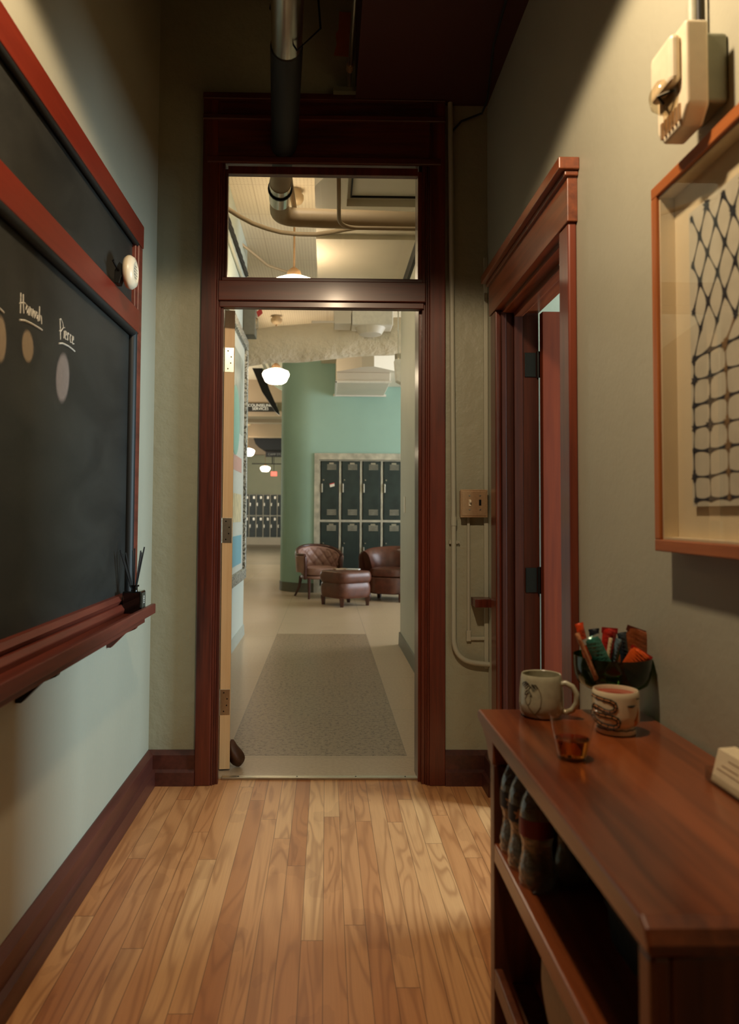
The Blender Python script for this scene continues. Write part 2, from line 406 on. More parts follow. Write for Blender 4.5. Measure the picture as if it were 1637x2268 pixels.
def text_mb(txt, size, M4, depth=.001):
    cu = bpy.data.curves.new('txt', 'FONT'); cu.body = txt; cu.size = size; cu.extrude = depth; cu.align_x = 'CENTER'; cu.align_y = 'CENTER'; cu.resolution_u = 3
    ob = bpy.data.objects.new('txt', cu); C.objects.link(ob)
    dg = bpy.context.evaluated_depsgraph_get(); me = bpy.data.meshes.new_from_object(ob.evaluated_get(dg))
    me.transform(M4); mb = MB(); mb.bm.from_mesh(me)
    bpy.data.objects.remove(ob); bpy.data.curves.remove(cu); bpy.data.meshes.remove(me); return mb

XL, XR, YW = -.765, .72, 3.40
# ------------------------------------------------------------------ room shell
FLOORM = floor_mat()
struct('floor', bx(XL - .1, 3.3, -1.6, 3.455, -.1, 0), FLOORM)
struct('floor_hall', bx(-6, 5.8, 3.455, 30.4, -.1, .0), tile_mat())
struct('wall_left', bx(XL - .1, XL, -1.6, YW, 0, 3.75), SAGE)
struct('wall_back', bx(XL, XR, -1.7, -1.6, 0, 3.75), CEIL_DARK)
struct('ceiling', bx(XL - .1, XR + .15, -1.6, YW, 3.75, 3.85), CEIL_DARK)
# lowered dark red ceiling box on the right side
struct('trim_1', bx(.12, XR, 1.9, YW, 3.03, 3.75), RED_CEIL)
# right wall with doorway Y 2.265..3.13
mb = MB(); mb.box(XR, XR + .15, -1.6, 2.265, 0, 3.75).box(XR, XR + .15, 3.13, YW, 0, 3.75).box(XR, XR + .15, 2.265, 3.13, 2.02, 3.75)
struct('wall_right', mb, SAGE)
# end wall with doorway and transom
mb = MB(); mb.box(XL - .1, -.505, YW, 3.56, 0, 3.75).box(.425, XR + .2, YW, 3.56, 0, 3.75).box(-.505, .425, YW, 3.56, 3.0, 3.75)
struct('wall_end', mb, SAGE_ROUGH)
# side room seen through the right doorway
mb = MB(); mb.box(XR + .15, 3.3, 3.42, 3.5, 0, 2.9)
struct('wall_side_room_end', mb, SAGE)
mb = MB(); mb.box(3.2, 3.3, .9, 2.0, 0, 2.9).box(3.2, 3.3, 2.9, 3.42, 0, 2.9).box(3.2, 3.3, 2.0, 2.9, 0, .7).box(3.2, 3.3, 2.0, 2.9, 2.3, 2.9)
struct('wall_side_room_right', mb, SAGE)
struct('wall_side_room_near', bx(XR + .15, 3.3, .8, .9, 0, 2.9), SAGE)
struct('ceiling_side_room', bx(XR + .15, 3.3, .8, 3.5, 2.9, 3.0), CREAM)
wr = sroot('window_1', (3.24, 2.45, .7))
mb = MB(); mb.box(3.2, 3.28, 2.0, 2.05, .7, 2.3).box(3.2, 3.28, 2.85, 2.9, .7, 2.3).box(3.2, 3.28, 2.05, 2.85, .7, .75).box(3.2, 3.28, 2.05, 2.85, 2.25, 2.3)
mb.build('window_frame', WHITEP, wr); bx(3.25, 3.256, 2.05, 2.85, .75, 2.25).build('pane', GLASSW, wr)

# ------------------------------------------------------------------ main door frame (trim), transom, leaf
fr = sroot('trim_2', (0, 3.4, 0))      # casing around door and transom
def casing_side(sgn, xo, xi):
    b = MB()
    b.box(min(xo, xi), max(xo, xi), 3.365, 3.40, 0, 3.04)
    b.build('casing_board', MAHOG, fr, bevel=.004)
casing_side(-1, -.56, -.492); casing_side(1, .525, .455)
for (a, b_, y0) in ((-.492, -.482, 3.372), (-.482, -.474, 3.380), (-.474, -.462, 3.388), (.455, .447, 3.372), (.447, .439, 3.380), (.439, .424, 3.388)):
    bx(min(a, b_), max(a, b_), y0, 3.42, 0, 2.745).build('stepped_moulding', MAHOG, fr, bevel=.002)
for a, b_ in ((-.505, -.495), (.412, .425)): bx(a, b_, 3.42, 3.56, 0, 2.78).build('jamb', MAHOG, fr, bevel=.002)
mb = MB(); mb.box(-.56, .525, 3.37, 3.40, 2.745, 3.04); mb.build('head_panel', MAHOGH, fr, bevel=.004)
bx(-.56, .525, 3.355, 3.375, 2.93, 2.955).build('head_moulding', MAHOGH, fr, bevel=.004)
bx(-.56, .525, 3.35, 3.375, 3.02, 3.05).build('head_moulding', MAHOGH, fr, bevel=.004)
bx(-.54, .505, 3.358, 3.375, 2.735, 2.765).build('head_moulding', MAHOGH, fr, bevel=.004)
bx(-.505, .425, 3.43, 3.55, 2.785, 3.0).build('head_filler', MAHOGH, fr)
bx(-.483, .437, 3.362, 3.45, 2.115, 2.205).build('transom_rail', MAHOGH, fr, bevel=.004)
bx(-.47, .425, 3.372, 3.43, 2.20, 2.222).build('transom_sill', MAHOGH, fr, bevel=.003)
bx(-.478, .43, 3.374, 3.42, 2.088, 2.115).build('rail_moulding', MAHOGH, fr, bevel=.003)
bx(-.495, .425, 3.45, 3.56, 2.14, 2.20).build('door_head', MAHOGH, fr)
wt = sroot('window_2', (0, 3.41, 2.2))     # fixed transom light
mb = MB(); mb.box(-.462, -.45, 3.395, 3.43, 2.222, 2.72).box(.405, .425, 3.395, 3.43, 2.222, 2.72).box(-.45, .405, 3.395, 3.43, 2.70, 2.735)
mb.build('sash', MAHOG, wt, bevel=.002)
bx(-.452, .407, 3.408, 3.412, 2.216, 2.705).build('pane', GLASSW, wt)
# threshold
th = sroot('trim_3', (0, 3.47, 0)); bx(-.455, .415, 3.442, 3.475, 0, .010).build('metal_strip', STEEL, th, bevel=.003)
for x in (-.38, -.12, .14, .36): MB().lathe([(.004, 0), (.003, .0015), (0, .002)], (x, 3.458, .010), 8).build('screw', BLACKMET, th)

door = sroot('door_1', (-.480, 3.56, 0))
bx(-.479, -.431, 3.562, 4.44, .008, 2.122).build('leaf', DOORRED, door, bevel=.002)
bx(-.4785, -.4315, 3.5595, 3.563, .008, 2.122).build('leaf_edge', PINE, door)
for z in (1.889, 1.095, .311):
    h = bx(-.477, -.434, 3.557, 3.560, z - .058, z + .058).build('hinge', STEEL, door, bevel=.001)
    MB().tube([(-.484, 3.555, z - .058), (-.484, 3.555, z + .058)], .006, 10).build('hinge_knuckle', STEEL, h, smooth=True)
    for dx, dz in ((-.462, .042), (-.447, .014), (-.449, -.015), (-.462, -.042)):
        MB().lathe([(.0035, 0), (.003, -.001), (0, -.0012)], (dx, 3.557, z + dz), 8, axis=1).build('screw', BLACKMET, h)
door.rotation_euler = (0, 0, radians(8))
o = MB().grid(lambda u, v: (-.40 + .046 * cos(2 * pi * u) * sin(pi * v) ** .7 * (1 - .45 * v) + .006 * sin(9 * u + 5 * v) - .028 * v, 3.62 + .05 * sin(2 * pi * u) * sin(pi * v) ** .7, .001 + .125 * v), 20, 14, True).build('door_stop', DOORSTOP, smooth=True)
tag(o, 'brown leather pouch door stop wedged at the foot of the open door', 'door stop')

# baseboards (stepped, sloping tops)
def base_poly(s=1): return [(0, 0), (.038 * s, 0), (.038 * s, .058), (.024 * s, .068), (.024 * s, .128), (.004 * s, .145), (0, .145)]
struct('baseboard_left', MB().prism([(XL + a, b) for a, b in base_poly()], 1, -1.6, YW), BASEW)
mb = MB(); mb.prism([(YW - a, b) for a, b in base_poly()], 0, XL, -.56); struct('baseboard_end', mb, BASEW)
mb = MB(); mb.prism([(YW - a, b) for a, b in base_poly()], 0, .525, XR); struct('baseboard_end_right', mb, BASEW)
mb = MB(); mb.prism([(XR - a, b) for a, b in base_poly()], 1, 3.23, YW).prism([(XR - a, b) for a, b in base_poly()], 1, -1.6, 2.16); struct('baseboard_right', mb, BASEW)

# ------------------------------------------------------------------ right doorway trim and door
f2 = sroot('trim_4', (.72, 2.7, 0))
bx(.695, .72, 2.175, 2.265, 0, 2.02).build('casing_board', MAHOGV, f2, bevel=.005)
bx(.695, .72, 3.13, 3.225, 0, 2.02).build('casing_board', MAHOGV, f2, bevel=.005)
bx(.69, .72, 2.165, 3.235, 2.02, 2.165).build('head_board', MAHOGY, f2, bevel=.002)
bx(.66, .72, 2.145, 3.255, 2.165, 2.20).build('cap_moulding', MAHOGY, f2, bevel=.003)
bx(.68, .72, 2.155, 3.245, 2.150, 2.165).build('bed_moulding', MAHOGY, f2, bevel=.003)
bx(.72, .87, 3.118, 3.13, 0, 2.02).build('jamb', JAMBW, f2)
bx(.72, .87, 2.265, 2.277, 0, 2.02).build('jamb', MAHOGV, f2)
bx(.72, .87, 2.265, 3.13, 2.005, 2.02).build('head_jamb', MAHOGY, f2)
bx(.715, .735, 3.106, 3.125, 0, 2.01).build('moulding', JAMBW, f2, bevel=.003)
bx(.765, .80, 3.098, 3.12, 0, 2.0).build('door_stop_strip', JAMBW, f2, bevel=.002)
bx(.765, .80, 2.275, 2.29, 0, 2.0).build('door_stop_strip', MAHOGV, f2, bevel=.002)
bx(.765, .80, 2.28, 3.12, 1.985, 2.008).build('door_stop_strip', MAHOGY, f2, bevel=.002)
d2 = sroot('door_2', (.862, 3.115, 0))
bx(.872, 1.70, 3.068, 3.108, .01, 2.0).build('leaf', DOORRED, d2, bevel=.003)
for z in (1.79, .91):
    h = bx(.812, .858, 3.112, 3.1175, z - .05, z + .05).build('hinge', BLACKMET, d2, bevel=.001)
    MB().tube([(.866, 3.108, z - .054), (.866, 3.108, z + .054)], .007, 10).build('hinge_knuckle', BLACKMET, h, smooth=True)

# ------------------------------------------------------------------ chalkboard
cb = thing('chalkboard', 'large old chalkboard in a red-painted wooden frame on the left wall', 'chalkboard', (XL, 1.4, .80))
Y0 = -.35
bx(XL, -.728, Y0, 3.01, 2.215, 2.305).build('top_rail', CHALKRED, cb, bevel=.003)
bx(XL, -.728, Y0, 2.96, 1.865, 1.955).build('middle_rail', CHALKRED, cb, bevel=.003)
bx(XL, -.732, 2.955, 3.01, .80, 2.215).build('end_stile', TRAYW, cb, bevel=.004)
bx(XL, -.738, 2.925, 2.955, 1.955, 2.215).build('end_moulding', TRAYW, cb, bevel=.003)
bx(XL, -.752, Y0, 2.93, 1.95, 2.22).build('upper_slate', board_mat(), cb)
bx(XL, -.7485, Y0, 2.89, .84, 1.87).build('lower_slate', board_mat(), cb)
MB().tube([(-.738, Y0, 1.855), (-.738, 2.90, 1.855)], .014, 12).build('black_rail', BLACKW, cb, smooth=True)
MB().tube([(-.740, Y0, 2.212), (-.740, 2.94, 2.212)], .010, 12).build('black_rail', BLACKW, cb, smooth=True)
MB().tube([(-.742, 2.905, .86), (-.742, 2.905, 1.86)], .020, 14).build('black_stile', BLACKW, cb, smooth=True)
MB().prism([(XL, .845), (-.735, .845), (-.725, .86), (-.735, .875), (XL, .88)], 1, Y0, 2.88).build('bottom_moulding', TRAYW, cb)
MB().prism([(XL, .80), (-.720, .80), (-.712, .83), (-.724, .845), (XL, .845)], 1, Y0, 2.88).build('bottom_rail', TRAYW, cb, bevel=.003)
tr = bx(XL, -.645, Y0, 2.885, .800, .814).build('chalk_tray', TRAYW, cb, bevel=.002)
bx(-.648, -.632, Y0, 2.89, .800, .836).build('tray_lip', TRAYW, tr, bevel=.003)
bx(XL, -.655, Y0, 2.82, .775, .800).build('tray_support', TRAYW, tr, bevel=.002)
for y in (.7, 1.93, 2.72):
    MB().prism([(XL, .775), (-.66, .775), (-.665, .765), (-.70, .75), (-.735, .715), (-.75, .70), (XL, .70)], 1, y, y + .025).build('bracket', BLACKMET if y < 2.5 else TRAYW, tr, bevel=.002)
S = dict(
 H1=[(1.864, 1.706), (1.864, 1.683), (1.864, 1.656)], H2=[(1.879, 1.707), (1.88, 1.684), (1.885, 1.661)], Hb=[(1.856, 1.678), (1.876, 1.685), (1.89, 1.688), (1.903, 1.685)],
 a=[(1.912, 1.684), (1.902, 1.686), (1.898, 1.674), (1.905, 1.667), (1.912, 1.680), (1.914, 1.664)],
 n1=[(1.922, 1.688), (1.922, 1.666), (1.926, 1.684), (1.933, 1.686), (1.935, 1.667)], n2=[(1.943, 1.688), (1.943, 1.666), (1.947, 1.684), (1.954, 1.686), (1.956, 1.667)],
 a2=[(1.976, 1.685), (1.966, 1.687), (1.962, 1.675), (1.968, 1.668), (1.976, 1.681), (1.978, 1.665)], h=[(1.986, 1.706), (1.987, 1.668), (1.991, 1.684), (1.999, 1.685), (2.004, 1.664)],
 u1=[(1.859, 1.638), (1.892, 1.645), (1.935, 1.648), (1.976, 1.649), (2.007, 1.649)])
S2 = dict(P1=[(2.14, 1.713), (2.147, 1.656)], Pl=[(2.135, 1.71), (2.147, 1.715), (2.162, 1.706), (2.167, 1.694), (2.146, 1.678), (2.137, 1.679)],
 i=[(2.176, 1.688), (2.175, 1.666)], d=[(2.177, 1.696), (2.178, 1.698)], e=[(2.184, 1.678), (2.194, 1.680), (2.193, 1.690), (2.186, 1.690), (2.183, 1.678), (2.187, 1.667), (2.197, 1.668)],
 r=[(2.205, 1.690), (2.206, 1.667)], r2=[(2.206, 1.683), (2.212, 1.690), (2.218, 1.688)], c=[(2.237, 1.688), (2.229, 1.690), (2.225, 1.678), (2.230, 1.667), (2.239, 1.669)],
 e2=[(2.246, 1.678), (2.256, 1.680), (2.255, 1.690), (2.248, 1.690), (2.245, 1.678), (2.249, 1.667), (2.262, 1.670)],  u2=[(2.134, 1.642), (2.162, 1.649), (2.21, 1.652), (2.241, 1.651), (2.269, 1.649)])
for D in (S, S2, dict(u0=[(1.60, 1.640), (1.68, 1.642), (1.73, 1.638), (1.768, 1.632)])):
    mb = MB()
    for k, p in D.items(): mb.tube([(-.7482, a, b) for a, b in p], .0017 if k[0] != 'u' else .0028, 6)
    mb.build('chalk_writing', CHALK, cb, smooth=True)
for (yc, zc, wy, hz, ang, rgb, st) in ((1.915, 1.586, .042, .045, 0, (170, 150, 122), .62), (2.172, 1.553, .062, .078, .2, (168, 154, 146), .55), (1.755, 1.567, .036, .060, 0, (170, 150, 122), .6)):  # reflections on the slate, painted as pale ovals under the names
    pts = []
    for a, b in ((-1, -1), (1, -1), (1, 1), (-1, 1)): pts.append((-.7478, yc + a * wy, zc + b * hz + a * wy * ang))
    MB().quad_uv(pts).build('painted_reflection', reflection_mat(rgb, st), cb)

# round ivory alarm on a black clip
al = thing('door_chime', 'round ivory plastic speaker disc clipped to the chalkboard middle rail', 'speaker', (-.728, 2.62, 1.95))
MB().lathe([(.03, 0), (.052, .004), (.058, .014), (.058, .022), (.050, .034), (.036, .038), (.034, .036), (.0, .037)], (-.702, 2.64, 2.005), 36, axis=0).build('body', IVORY, al, smooth=True)
mb = MB()
for i in range(5):
    for j in range(5):
        if (i - 2) ** 2 + (j - 2) ** 2 < 7: mb.lathe([(.0016, 0), (.0016, .0008), (0, .001)], (-.6652, 2.64 + (i - 2) * .008, 2.005 + (j - 2) * .010), 6, axis=0)
mb.build('grille_holes', BLACKMET, al)
MB().prism([(-.728, 1.955), (-.712, 1.955), (-.70, 1.99), (-.70, 2.02), (-.712, 2.03), (-.728, 2.0)], 1, 2.60, 2.64).build('clip', BLACKMET, al, bevel=.002)
MB().tube([(-.722, 2.56, 2.02), (-.715, 2.60, 2.0), (-.70, 2.63, 1.99)], .004, 8).build('clip_wire', BLACKMET, al, smooth=True)

# reed diffuser on the tray
rd = thing('reed_diffuser', 'black glass reed diffuser with black sticks on the chalk tray', 'diffuser', (-.690, 2.79, .814))
bx(-.722, -.655, 2.755, 2.825, .814, .893).build('bottle', BLACKG, rd, bevel=.005, seg=3)
MB().lathe([(.012, 0), (.012, .014), (.017, .016), (.017, .022), (.010, .022)], (-.688, 2.79, .892), 24).build('neck', BLACKG, rd, smooth=True)
bx(-.6545, -.6538, 2.762, 2.818, .820, .887).build('label_panel', plain('grey_bottle_label', (60, 60, 50), .5), rd)
mt = Matrix.Translation((-.6535, 2.792, .862)) @ Matrix(((0, 0, 1, 0), (1, 0, 0, 0), (0, 1, 0, 0), (0, 0, 0, 1))) @ Matrix.Rotation(radians(-90), 4, 'Z')
text_mb('GII', .024, mt, .0003).build('lettering', SIGNW, rd)
for dx, dy, dz in ((-.038, -.055, .135), (-.028, -.022, .125), (-.012, .02, .13), (.004, -.02, .14), (.014, .03, .13), (.010, .06, .122), (.036, -.01, .145), (-.032, -.045, .12)):
    MB().tube([(-.688 - dx * .1, 2.79 - dy * .1, .85), (-.688 + dx, 2.79 + dy, .905 + dz)], .0026, 6).build('reed', REED, rd)

# ------------------------------------------------------------------ end wall services (right of the door)
def bend(pts, r, n=8):
    out = [Vector(pts[0])]
    for a, b, c in zip(pts, pts[1:], pts[2:]):
        a, b, c = Vector(a), Vector(b), Vector(c); d1 = (a - b).normalized(); d2 = (c - b).normalized()
        p, q = b + d1 * r, b + d2 * r
        for i in range(n + 1):
            t = i / n; out.append(p * (1 - t) ** 2 + b * 2 * t * (1 - t) + q * t * t)
    out.append(Vector(pts[-1])); return out
cd = thing('wall_conduit', 'painted metal conduit curving down beside the door casing', 'conduit', (.56, 3.385, .5))
MB().tube(bend([(.548, 3.378, 3.04), (.553, 3.378, 2.4), (.563, 3.378, 1.1), (.563, 3.378, .535), (.76, 3.378, .515)], .10), .0115, 12).build('pipe', SAGE, cd, smooth=True)
MB().tube([(.563, 3.378, 1.125), (.563, 3.378, 1.165)], .014, 12).build('coupling', SAGE, cd, smooth=True)
mb = bx(.545, .582, 3.385, 3.40, 1.045, 1.06); mb.lathe([(.004, 0), (.004, -.008), (0, -.009)], (.586, 3.388, 1.052), 8, axis=1); mb.build('strap', SAGE, cd)
rw = thing('wall_raceway', 'slim painted surface raceway running down from the switch plate', 'raceway', (.66, 3.4, .62))
bx(.625, .637, 3.388, 3.40, .635, 1.175).build('upright_channel', SAGE, rw, bevel=.002)
bx(.625, .72, 3.388, 3.40, .623, .637).build('level_channel', SAGE, rw, bevel=.002)
bx(.621, .641, 3.386, 3.40, .618, .665).build('elbow_cover', SAGE, rw, bevel=.002)
o = bx(.700, .719, 3.386, 3.40, .5, 2.33).build('cable_channel', SAGE, bevel=.003); tag(o, 'painted cable channel in the corner beside the switch plate', 'channel')
sw = thing('light_switch', 'bronze two-gang switch plate on the end wall by the right doorway', 'switch', (.648, 3.37, 1.162))
bx(.592, .704, 3.356, 3.40, 1.166, 1.280).build('box', BRASSD, sw, bevel=.003)
bx(.588, .708, 3.350, 3.357, 1.162, 1.284).build('cover_plate', BRASSD, sw, bevel=.002)
bx(.594, .702, 3.3475, 3.351, 1.169, 1.277).build('raised_face', BRASSD, sw, bevel=.003)
bx(.624, .634, 3.344, 3.348, 1.212, 1.240).build('toggle_frame', IVORY, sw)
bx(.625, .633, 3.330, 3.346, 1.226, 1.238).build('toggle', IVORY, sw, bevel=.002)
bx(.669, .679, 3.3465, 3.348, 1.214, 1.240).build('empty_slot', BLACKMET, sw)
for x in (.628, .674):
    for z in (1.196, 1.257): MB().lathe([(.0042, 0), (.0036, -.0012), (0, -.0015)], (x, 3.3475, z), 10, axis=1).build('screw', STEEL, sw)
o = bx(.643, .72, 3.30, 3.40, .776, .812).build('wood_block', MAHOG, bevel=.002); tag(o, 'small dark wooden block end sticking out low on the end wall', 'block')

# ------------------------------------------------------------------ dark overhead of the room
op = thing('overhead_pipe', 'thick overhead pipe entering through the panel above the transom', 'pipe', (-.19, 3.3, 2.76))
MB().tube([(-.150, 2.64, 2.82), (-.192, 3.30, 2.82), (-.222, 3.56, 2.82)], .058, 20).build('black_section', BLACKP, op, smooth=True)
MB().tube([(-.08, 1.5, 2.82), (-.150, 2.64, 2.82)], .054, 20).build('bright_section', FOIL, op, smooth=True)
MB().tube(bend([(-.222, 3.56, 2.82), (-.272, 4.20, 2.82), (.69, 4.25, 2.82)], .11, 10), .052, 20).build('tan_section', TAN_PIPE, op, smooth=True)
MB().tube([(-.238, 3.76, 2.82), (-.254, 3.97, 2.82)], .0555, 20).build('bright_coupling', FOIL, op, smooth=True)
MB().tube([(-.243, 3.825, 2.82), (-.2435, 3.837, 2.82)], .063, 20).build('clamp_band', BLACKMET, op, smooth=True)
MB().tube([(-.13, 2.50, 3.3), (-.20, 2.53, 2.88), (-.11, 2.56, 2.755), (-.03, 2.57, 2.84), (-.07, 2.5, 3.3)], .004, 8).build('wire_hanger', BLACKMET, op, smooth=True)
hp = thing('hanging_sprinkler_pipe', 'thin pipe running overhead beside the red ceiling box', 'pipe', (.10, 3.0, 3.0))
MB().tube([(.105, 1.5, 3.07), (.088, 3.38, 3.07)], .010, 10).build('rod', STEEL, hp, smooth=True)
MB().tube([(.089, 3.16, 3.07), (.0885, 3.20, 3.07)], .015, 10).build('coupling', BRASSD, hp, smooth=True)
bx(.02, .13, 3.32, 3.40, 3.045, 3.065).build('bracket', BOXGREY, hp)
mb = MB(); mb.prism([(.046, 3.455), (.060, 3.452), (.115, 3.45), (.11, 3.246), (.05, 3.252), (.022, 3.255), (.034, 3.30), (.03, 3.35), (.042, 3.37), (.044, 3.42)], 1, 3.39, 3.40)
o = mb.build('torn_wallboard', CARDB); tag(o, 'torn patch of bare orange board high on the end wall', 'patch')
bm1 = bx(XL, .12, 3.0, 3.1, 3.42, 3.52); o = bm1.build('trim_5', wood('old_joist', (60, 48, 26), (86, 70, 40), .7, 0), keep=True); o['kind'] = 'structure'
o = MB().tube([(.62, 2.4, 3.01), (.64, 2.9, 3.0), (.70, 3.30, 3.0), (.69, 3.37, 2.98), (.60, 3.385, 2.95), (.556, 3.384, 2.90)], .005, 8).build('dangling_cable', CABLE, smooth=True)
tag(o, 'loose cable looping under the red ceiling box in the far right corner', 'cable')

# ------------------------------------------------------------------ right wall: strobe, picture
st = thing('alarm_strobe', 'ivory fire alarm strobe on a sage junction box high on the right wall', 'alarm', (.69, 1.38, 1.88))
bx(.672, .72, 1.335, 1.435, 1.915, 2.045).build('junction_box', BOXGREY, st, bevel=.008, seg=3)
MB().prism([(1.315, 2.055), (1.435, 2.055), (1.435, 1.90), (1.41, 1.872), (1.34, 1.872), (1.315, 1.90)], 0, .632, .674).build('housing', IVORY, st, bevel=.006, seg=3)
MB().prism([(1.33, 2.04), (1.42, 2.04), (1.42, 1.95), (1.33, 1.95)], 0, .612, .633).build('raised_cover', IVORY, st, bevel=.010, seg=3)
MB().lathe([(.032, 0), (.032, -.012), (.026, -.028), (.012, -.036), (0, -.037)], (.632, 1.375, 1.945), 20, axis=0).build('strobe_lens', glass('strobe_lens', (245, 238, 225), .1, 1.4, True), st, smooth=True)
mb = MB(); mb.tube([(.628, 1.352, 1.945), (.608, 1.375, 1.945), (.628, 1.398, 1.945)], .003, 8); mb.box(.616, .631, 1.366, 1.384, 1.955, 1.975); mb.build('flash_tube', BLACKMET, st)
mb = MB()
for k in range(6): mb.box(.6285, .632, 1.335 + k * .014, 1.343 + k * .014, 1.882, 1.912)
mb.build('horn_slots', BRASSD, st)
for y in (1.425, 1.402): MB().tube([(.700, y, 2.04), (.700, y, 3.6)], .011 if y > 1.41 else .004, 10).build('conduit' if y > 1.41 else 'cable', SAGE if y > 1.41 else CABLE, st, smooth=True)

pc = thing('framed_artwork', 'framed indigo-dyed cloth in an oak shadow-box frame on the right wall', 'picture', (.70, 1.16, 1.10))
PY0, PY1, PZ0, PZ1 = .74, 1.572, 1.10, 1.855
bx(.677, .72, PY0, PY1, PZ0, PZ0 + .024).build('frame_rail', OAKFY, pc, bevel=.002)
bx(.677, .72, PY0, PY1, PZ1 - .024, PZ1).build('frame_rail', OAKFY, pc, bevel=.002)
bx(.677, .72, PY1 - .024, PY1, PZ0 + .024, PZ1 - .024).build('frame_stile', OAKF, pc, bevel=.002)
bx(.677, .72, PY0, PY0 + .024, PZ0 + .024, PZ1 - .024).build('frame_stile', OAKF, pc, bevel=.002)
bx(.714, .72, PY0 + .024, PY1 - .024, PZ0 + .024, PZ1 - .024).build('mat_board', MATC, pc)
bx(.681, .683, PY0 + .02, PY1 - .02, PZ0 + .02, PZ1 - .02).build('glazing', GLASSW, pc)
mb = MB(); mb.box(.684, .7135, PY1 - .029, PY1 - .0245, PZ0 + .024, PZ1 - .024).box(.684, .7135, PY0 + .0245, PY0 + .029, PZ0 + .024, PZ1 - .024).box(.684, .7135, PY0 + .029, PY1 - .029, PZ0 + .0245, PZ0 + .029).box(.684, .7135, PY0 + .029, PY1 - .029, PZ1 - .029, PZ1 - .0245)
mb.build('spacer', MATC, pc)
AY0, AY1, AZ0, AZ1 = .84, 1.466, 1.19, 1.762
art = bx(.706, .709, AY0, AY1, AZ0, AZ1).build('dyed_cloth', CLOTH, pc)
rnd = random.Random(3)
nr, ncol = 13, 11
node = {}
for r in range(nr):
    for c_ in range(ncol):
        t = r / (nr - 1)          # 0 bottom .. 1 top
        y = AY1 - .012 - (AY1 - AY0 - .024) * c_ / (ncol - 1); z = AZ0 + .012 + (AZ1 - AZ0 - .024) * t
        if t > .5: y -= (.5 * (AY1 - AY0) / (ncol - 1)) * (r % 2)
        node[r, c_] = (max(AY0 + .005, y + rnd.uniform(-.004, .004)), z + rnd.uniform(-.004, .004), rnd.uniform(.5, 1.1))
def dye_line(mb, a, b, w0):
    n = 6; L = []
    for i in range(n + 1):
        t = i / n; ww = 1.7 * w0 * (.45 + 1.1 * (2 * abs(t - .5)) ** 2)
        y = a[0] + (b[0] - a[0]) * t; z = a[1] + (b[1] - a[1]) * t
        d = Vector((b[0] - a[0], b[1] - a[1])).normalized(); L.append(((y - d.y * ww, z + d.x * ww), (y + d.y * ww, z - d.x * ww)))
    for p, q in zip(L, L[1:]):
        mb.bm.faces.new([mb.bm.verts.new((.7055, *v)) for v in (p[0], q[0], q[1], p[1])])
def blot(mb, a, r):
    pts = []
    for i in range(16):
        rr = r * (1.0 if i % 2 else .55) * rnd.uniform(.75, 1.15); an = 2 * pi * i / 16
        pts.append((a[0] + rr * cos(an), a[1] + rr * sin(an)))
    mb.bm.faces.new([mb.bm.verts.new((.7052, *p)) for p in pts])
mi, mbr = MB(), MB()
for r in range(nr):
    for c_ in range(ncol):
        a = node[r, c_]; t = r / (nr - 1); tgt = mbr if (c_ == 2 and t < .55) else mi
        blot(tgt, a, .0135 * a[2])
        if t <= .5:
            if c_ < ncol - 1: dye_line(mi, a, node[r, c_ + 1], .0016 if r % 2 else .0024)
            dye_line(tgt, a, node[min(nr - 1, r + 1), c_], .0022 * a[2])
        elif r < nr - 1:
            dye_line(mi, a, node[r + 1, c_], .0030 * a[2])
            c2 = c_ + (1 if r % 2 else -1)
            if 0 <= c2 < ncol: dye_line(mi, a, node[r + 1, c2], .0026)
mi.build('dye_pattern', INDIGO, art); mbr.build('faded_dye_pattern', DYEBR, art)

# ------------------------------------------------------------------ console shelf
cs = thing('console_shelf', 'walnut open shelf unit against the right wall below the framed artwork', 'shelf', (.53, 1.25, 0))
poly = [(.832, .700), (.834, .712), (.842, .726), (.856, .734), (1.745, .734), (1.760, .728), (1.760, .712), (1.70, .700), (1.665, .685), (1.640, .655), (1.600, .655), (1.600, .700)]
MB().prism(poly, 0, .347, .712).build('top', CABW, cs, bevel=.004, seg=3)
bx(.349, .705, 1.598, 1.632, 0, .656).build('side_panel', CABV, cs, bevel=.002)
sp = bx(.349, .372, .832, .868, 0, .700).build('side_panel', CABV, cs, bevel=.006, seg=3)
mb = MB(); mb.box(.372, .44, .832, .866, 0, .70).box(.655, .705, .832, .866, 0, .70).box(.44, .655, .832, .866, .655, .70).box(.44, .655, .832, .866, .0, .12); mb.build('panel_frame', CABV, sp, bevel=.003)
bx(.44, .655, .846, .860, .12, .655).build('recessed_panel', CABV, sp)
bx(.696, .706, .866, 1.60, .0, .70).build('back_panel', CABV, cs)
bx(.349, .372, .868, 1.598, .462, .500).build('shelf_lip', CABW, cs, bevel=.003)
bx(.372, .696, .868, 1.598, .472, .492).build('middle_shelf', CABW, cs)
bx(.349, .366, .868, 1.598, .210, .250).build('lower_lip', CABV, cs, bevel=.003)
mb = MB()
for k in range(4): mb.box(.385 + k * .08, .43 + k * .08, .868, 1.598, .205, .220)
mb.build('lower_slats', CABV, cs, bevel=.002)

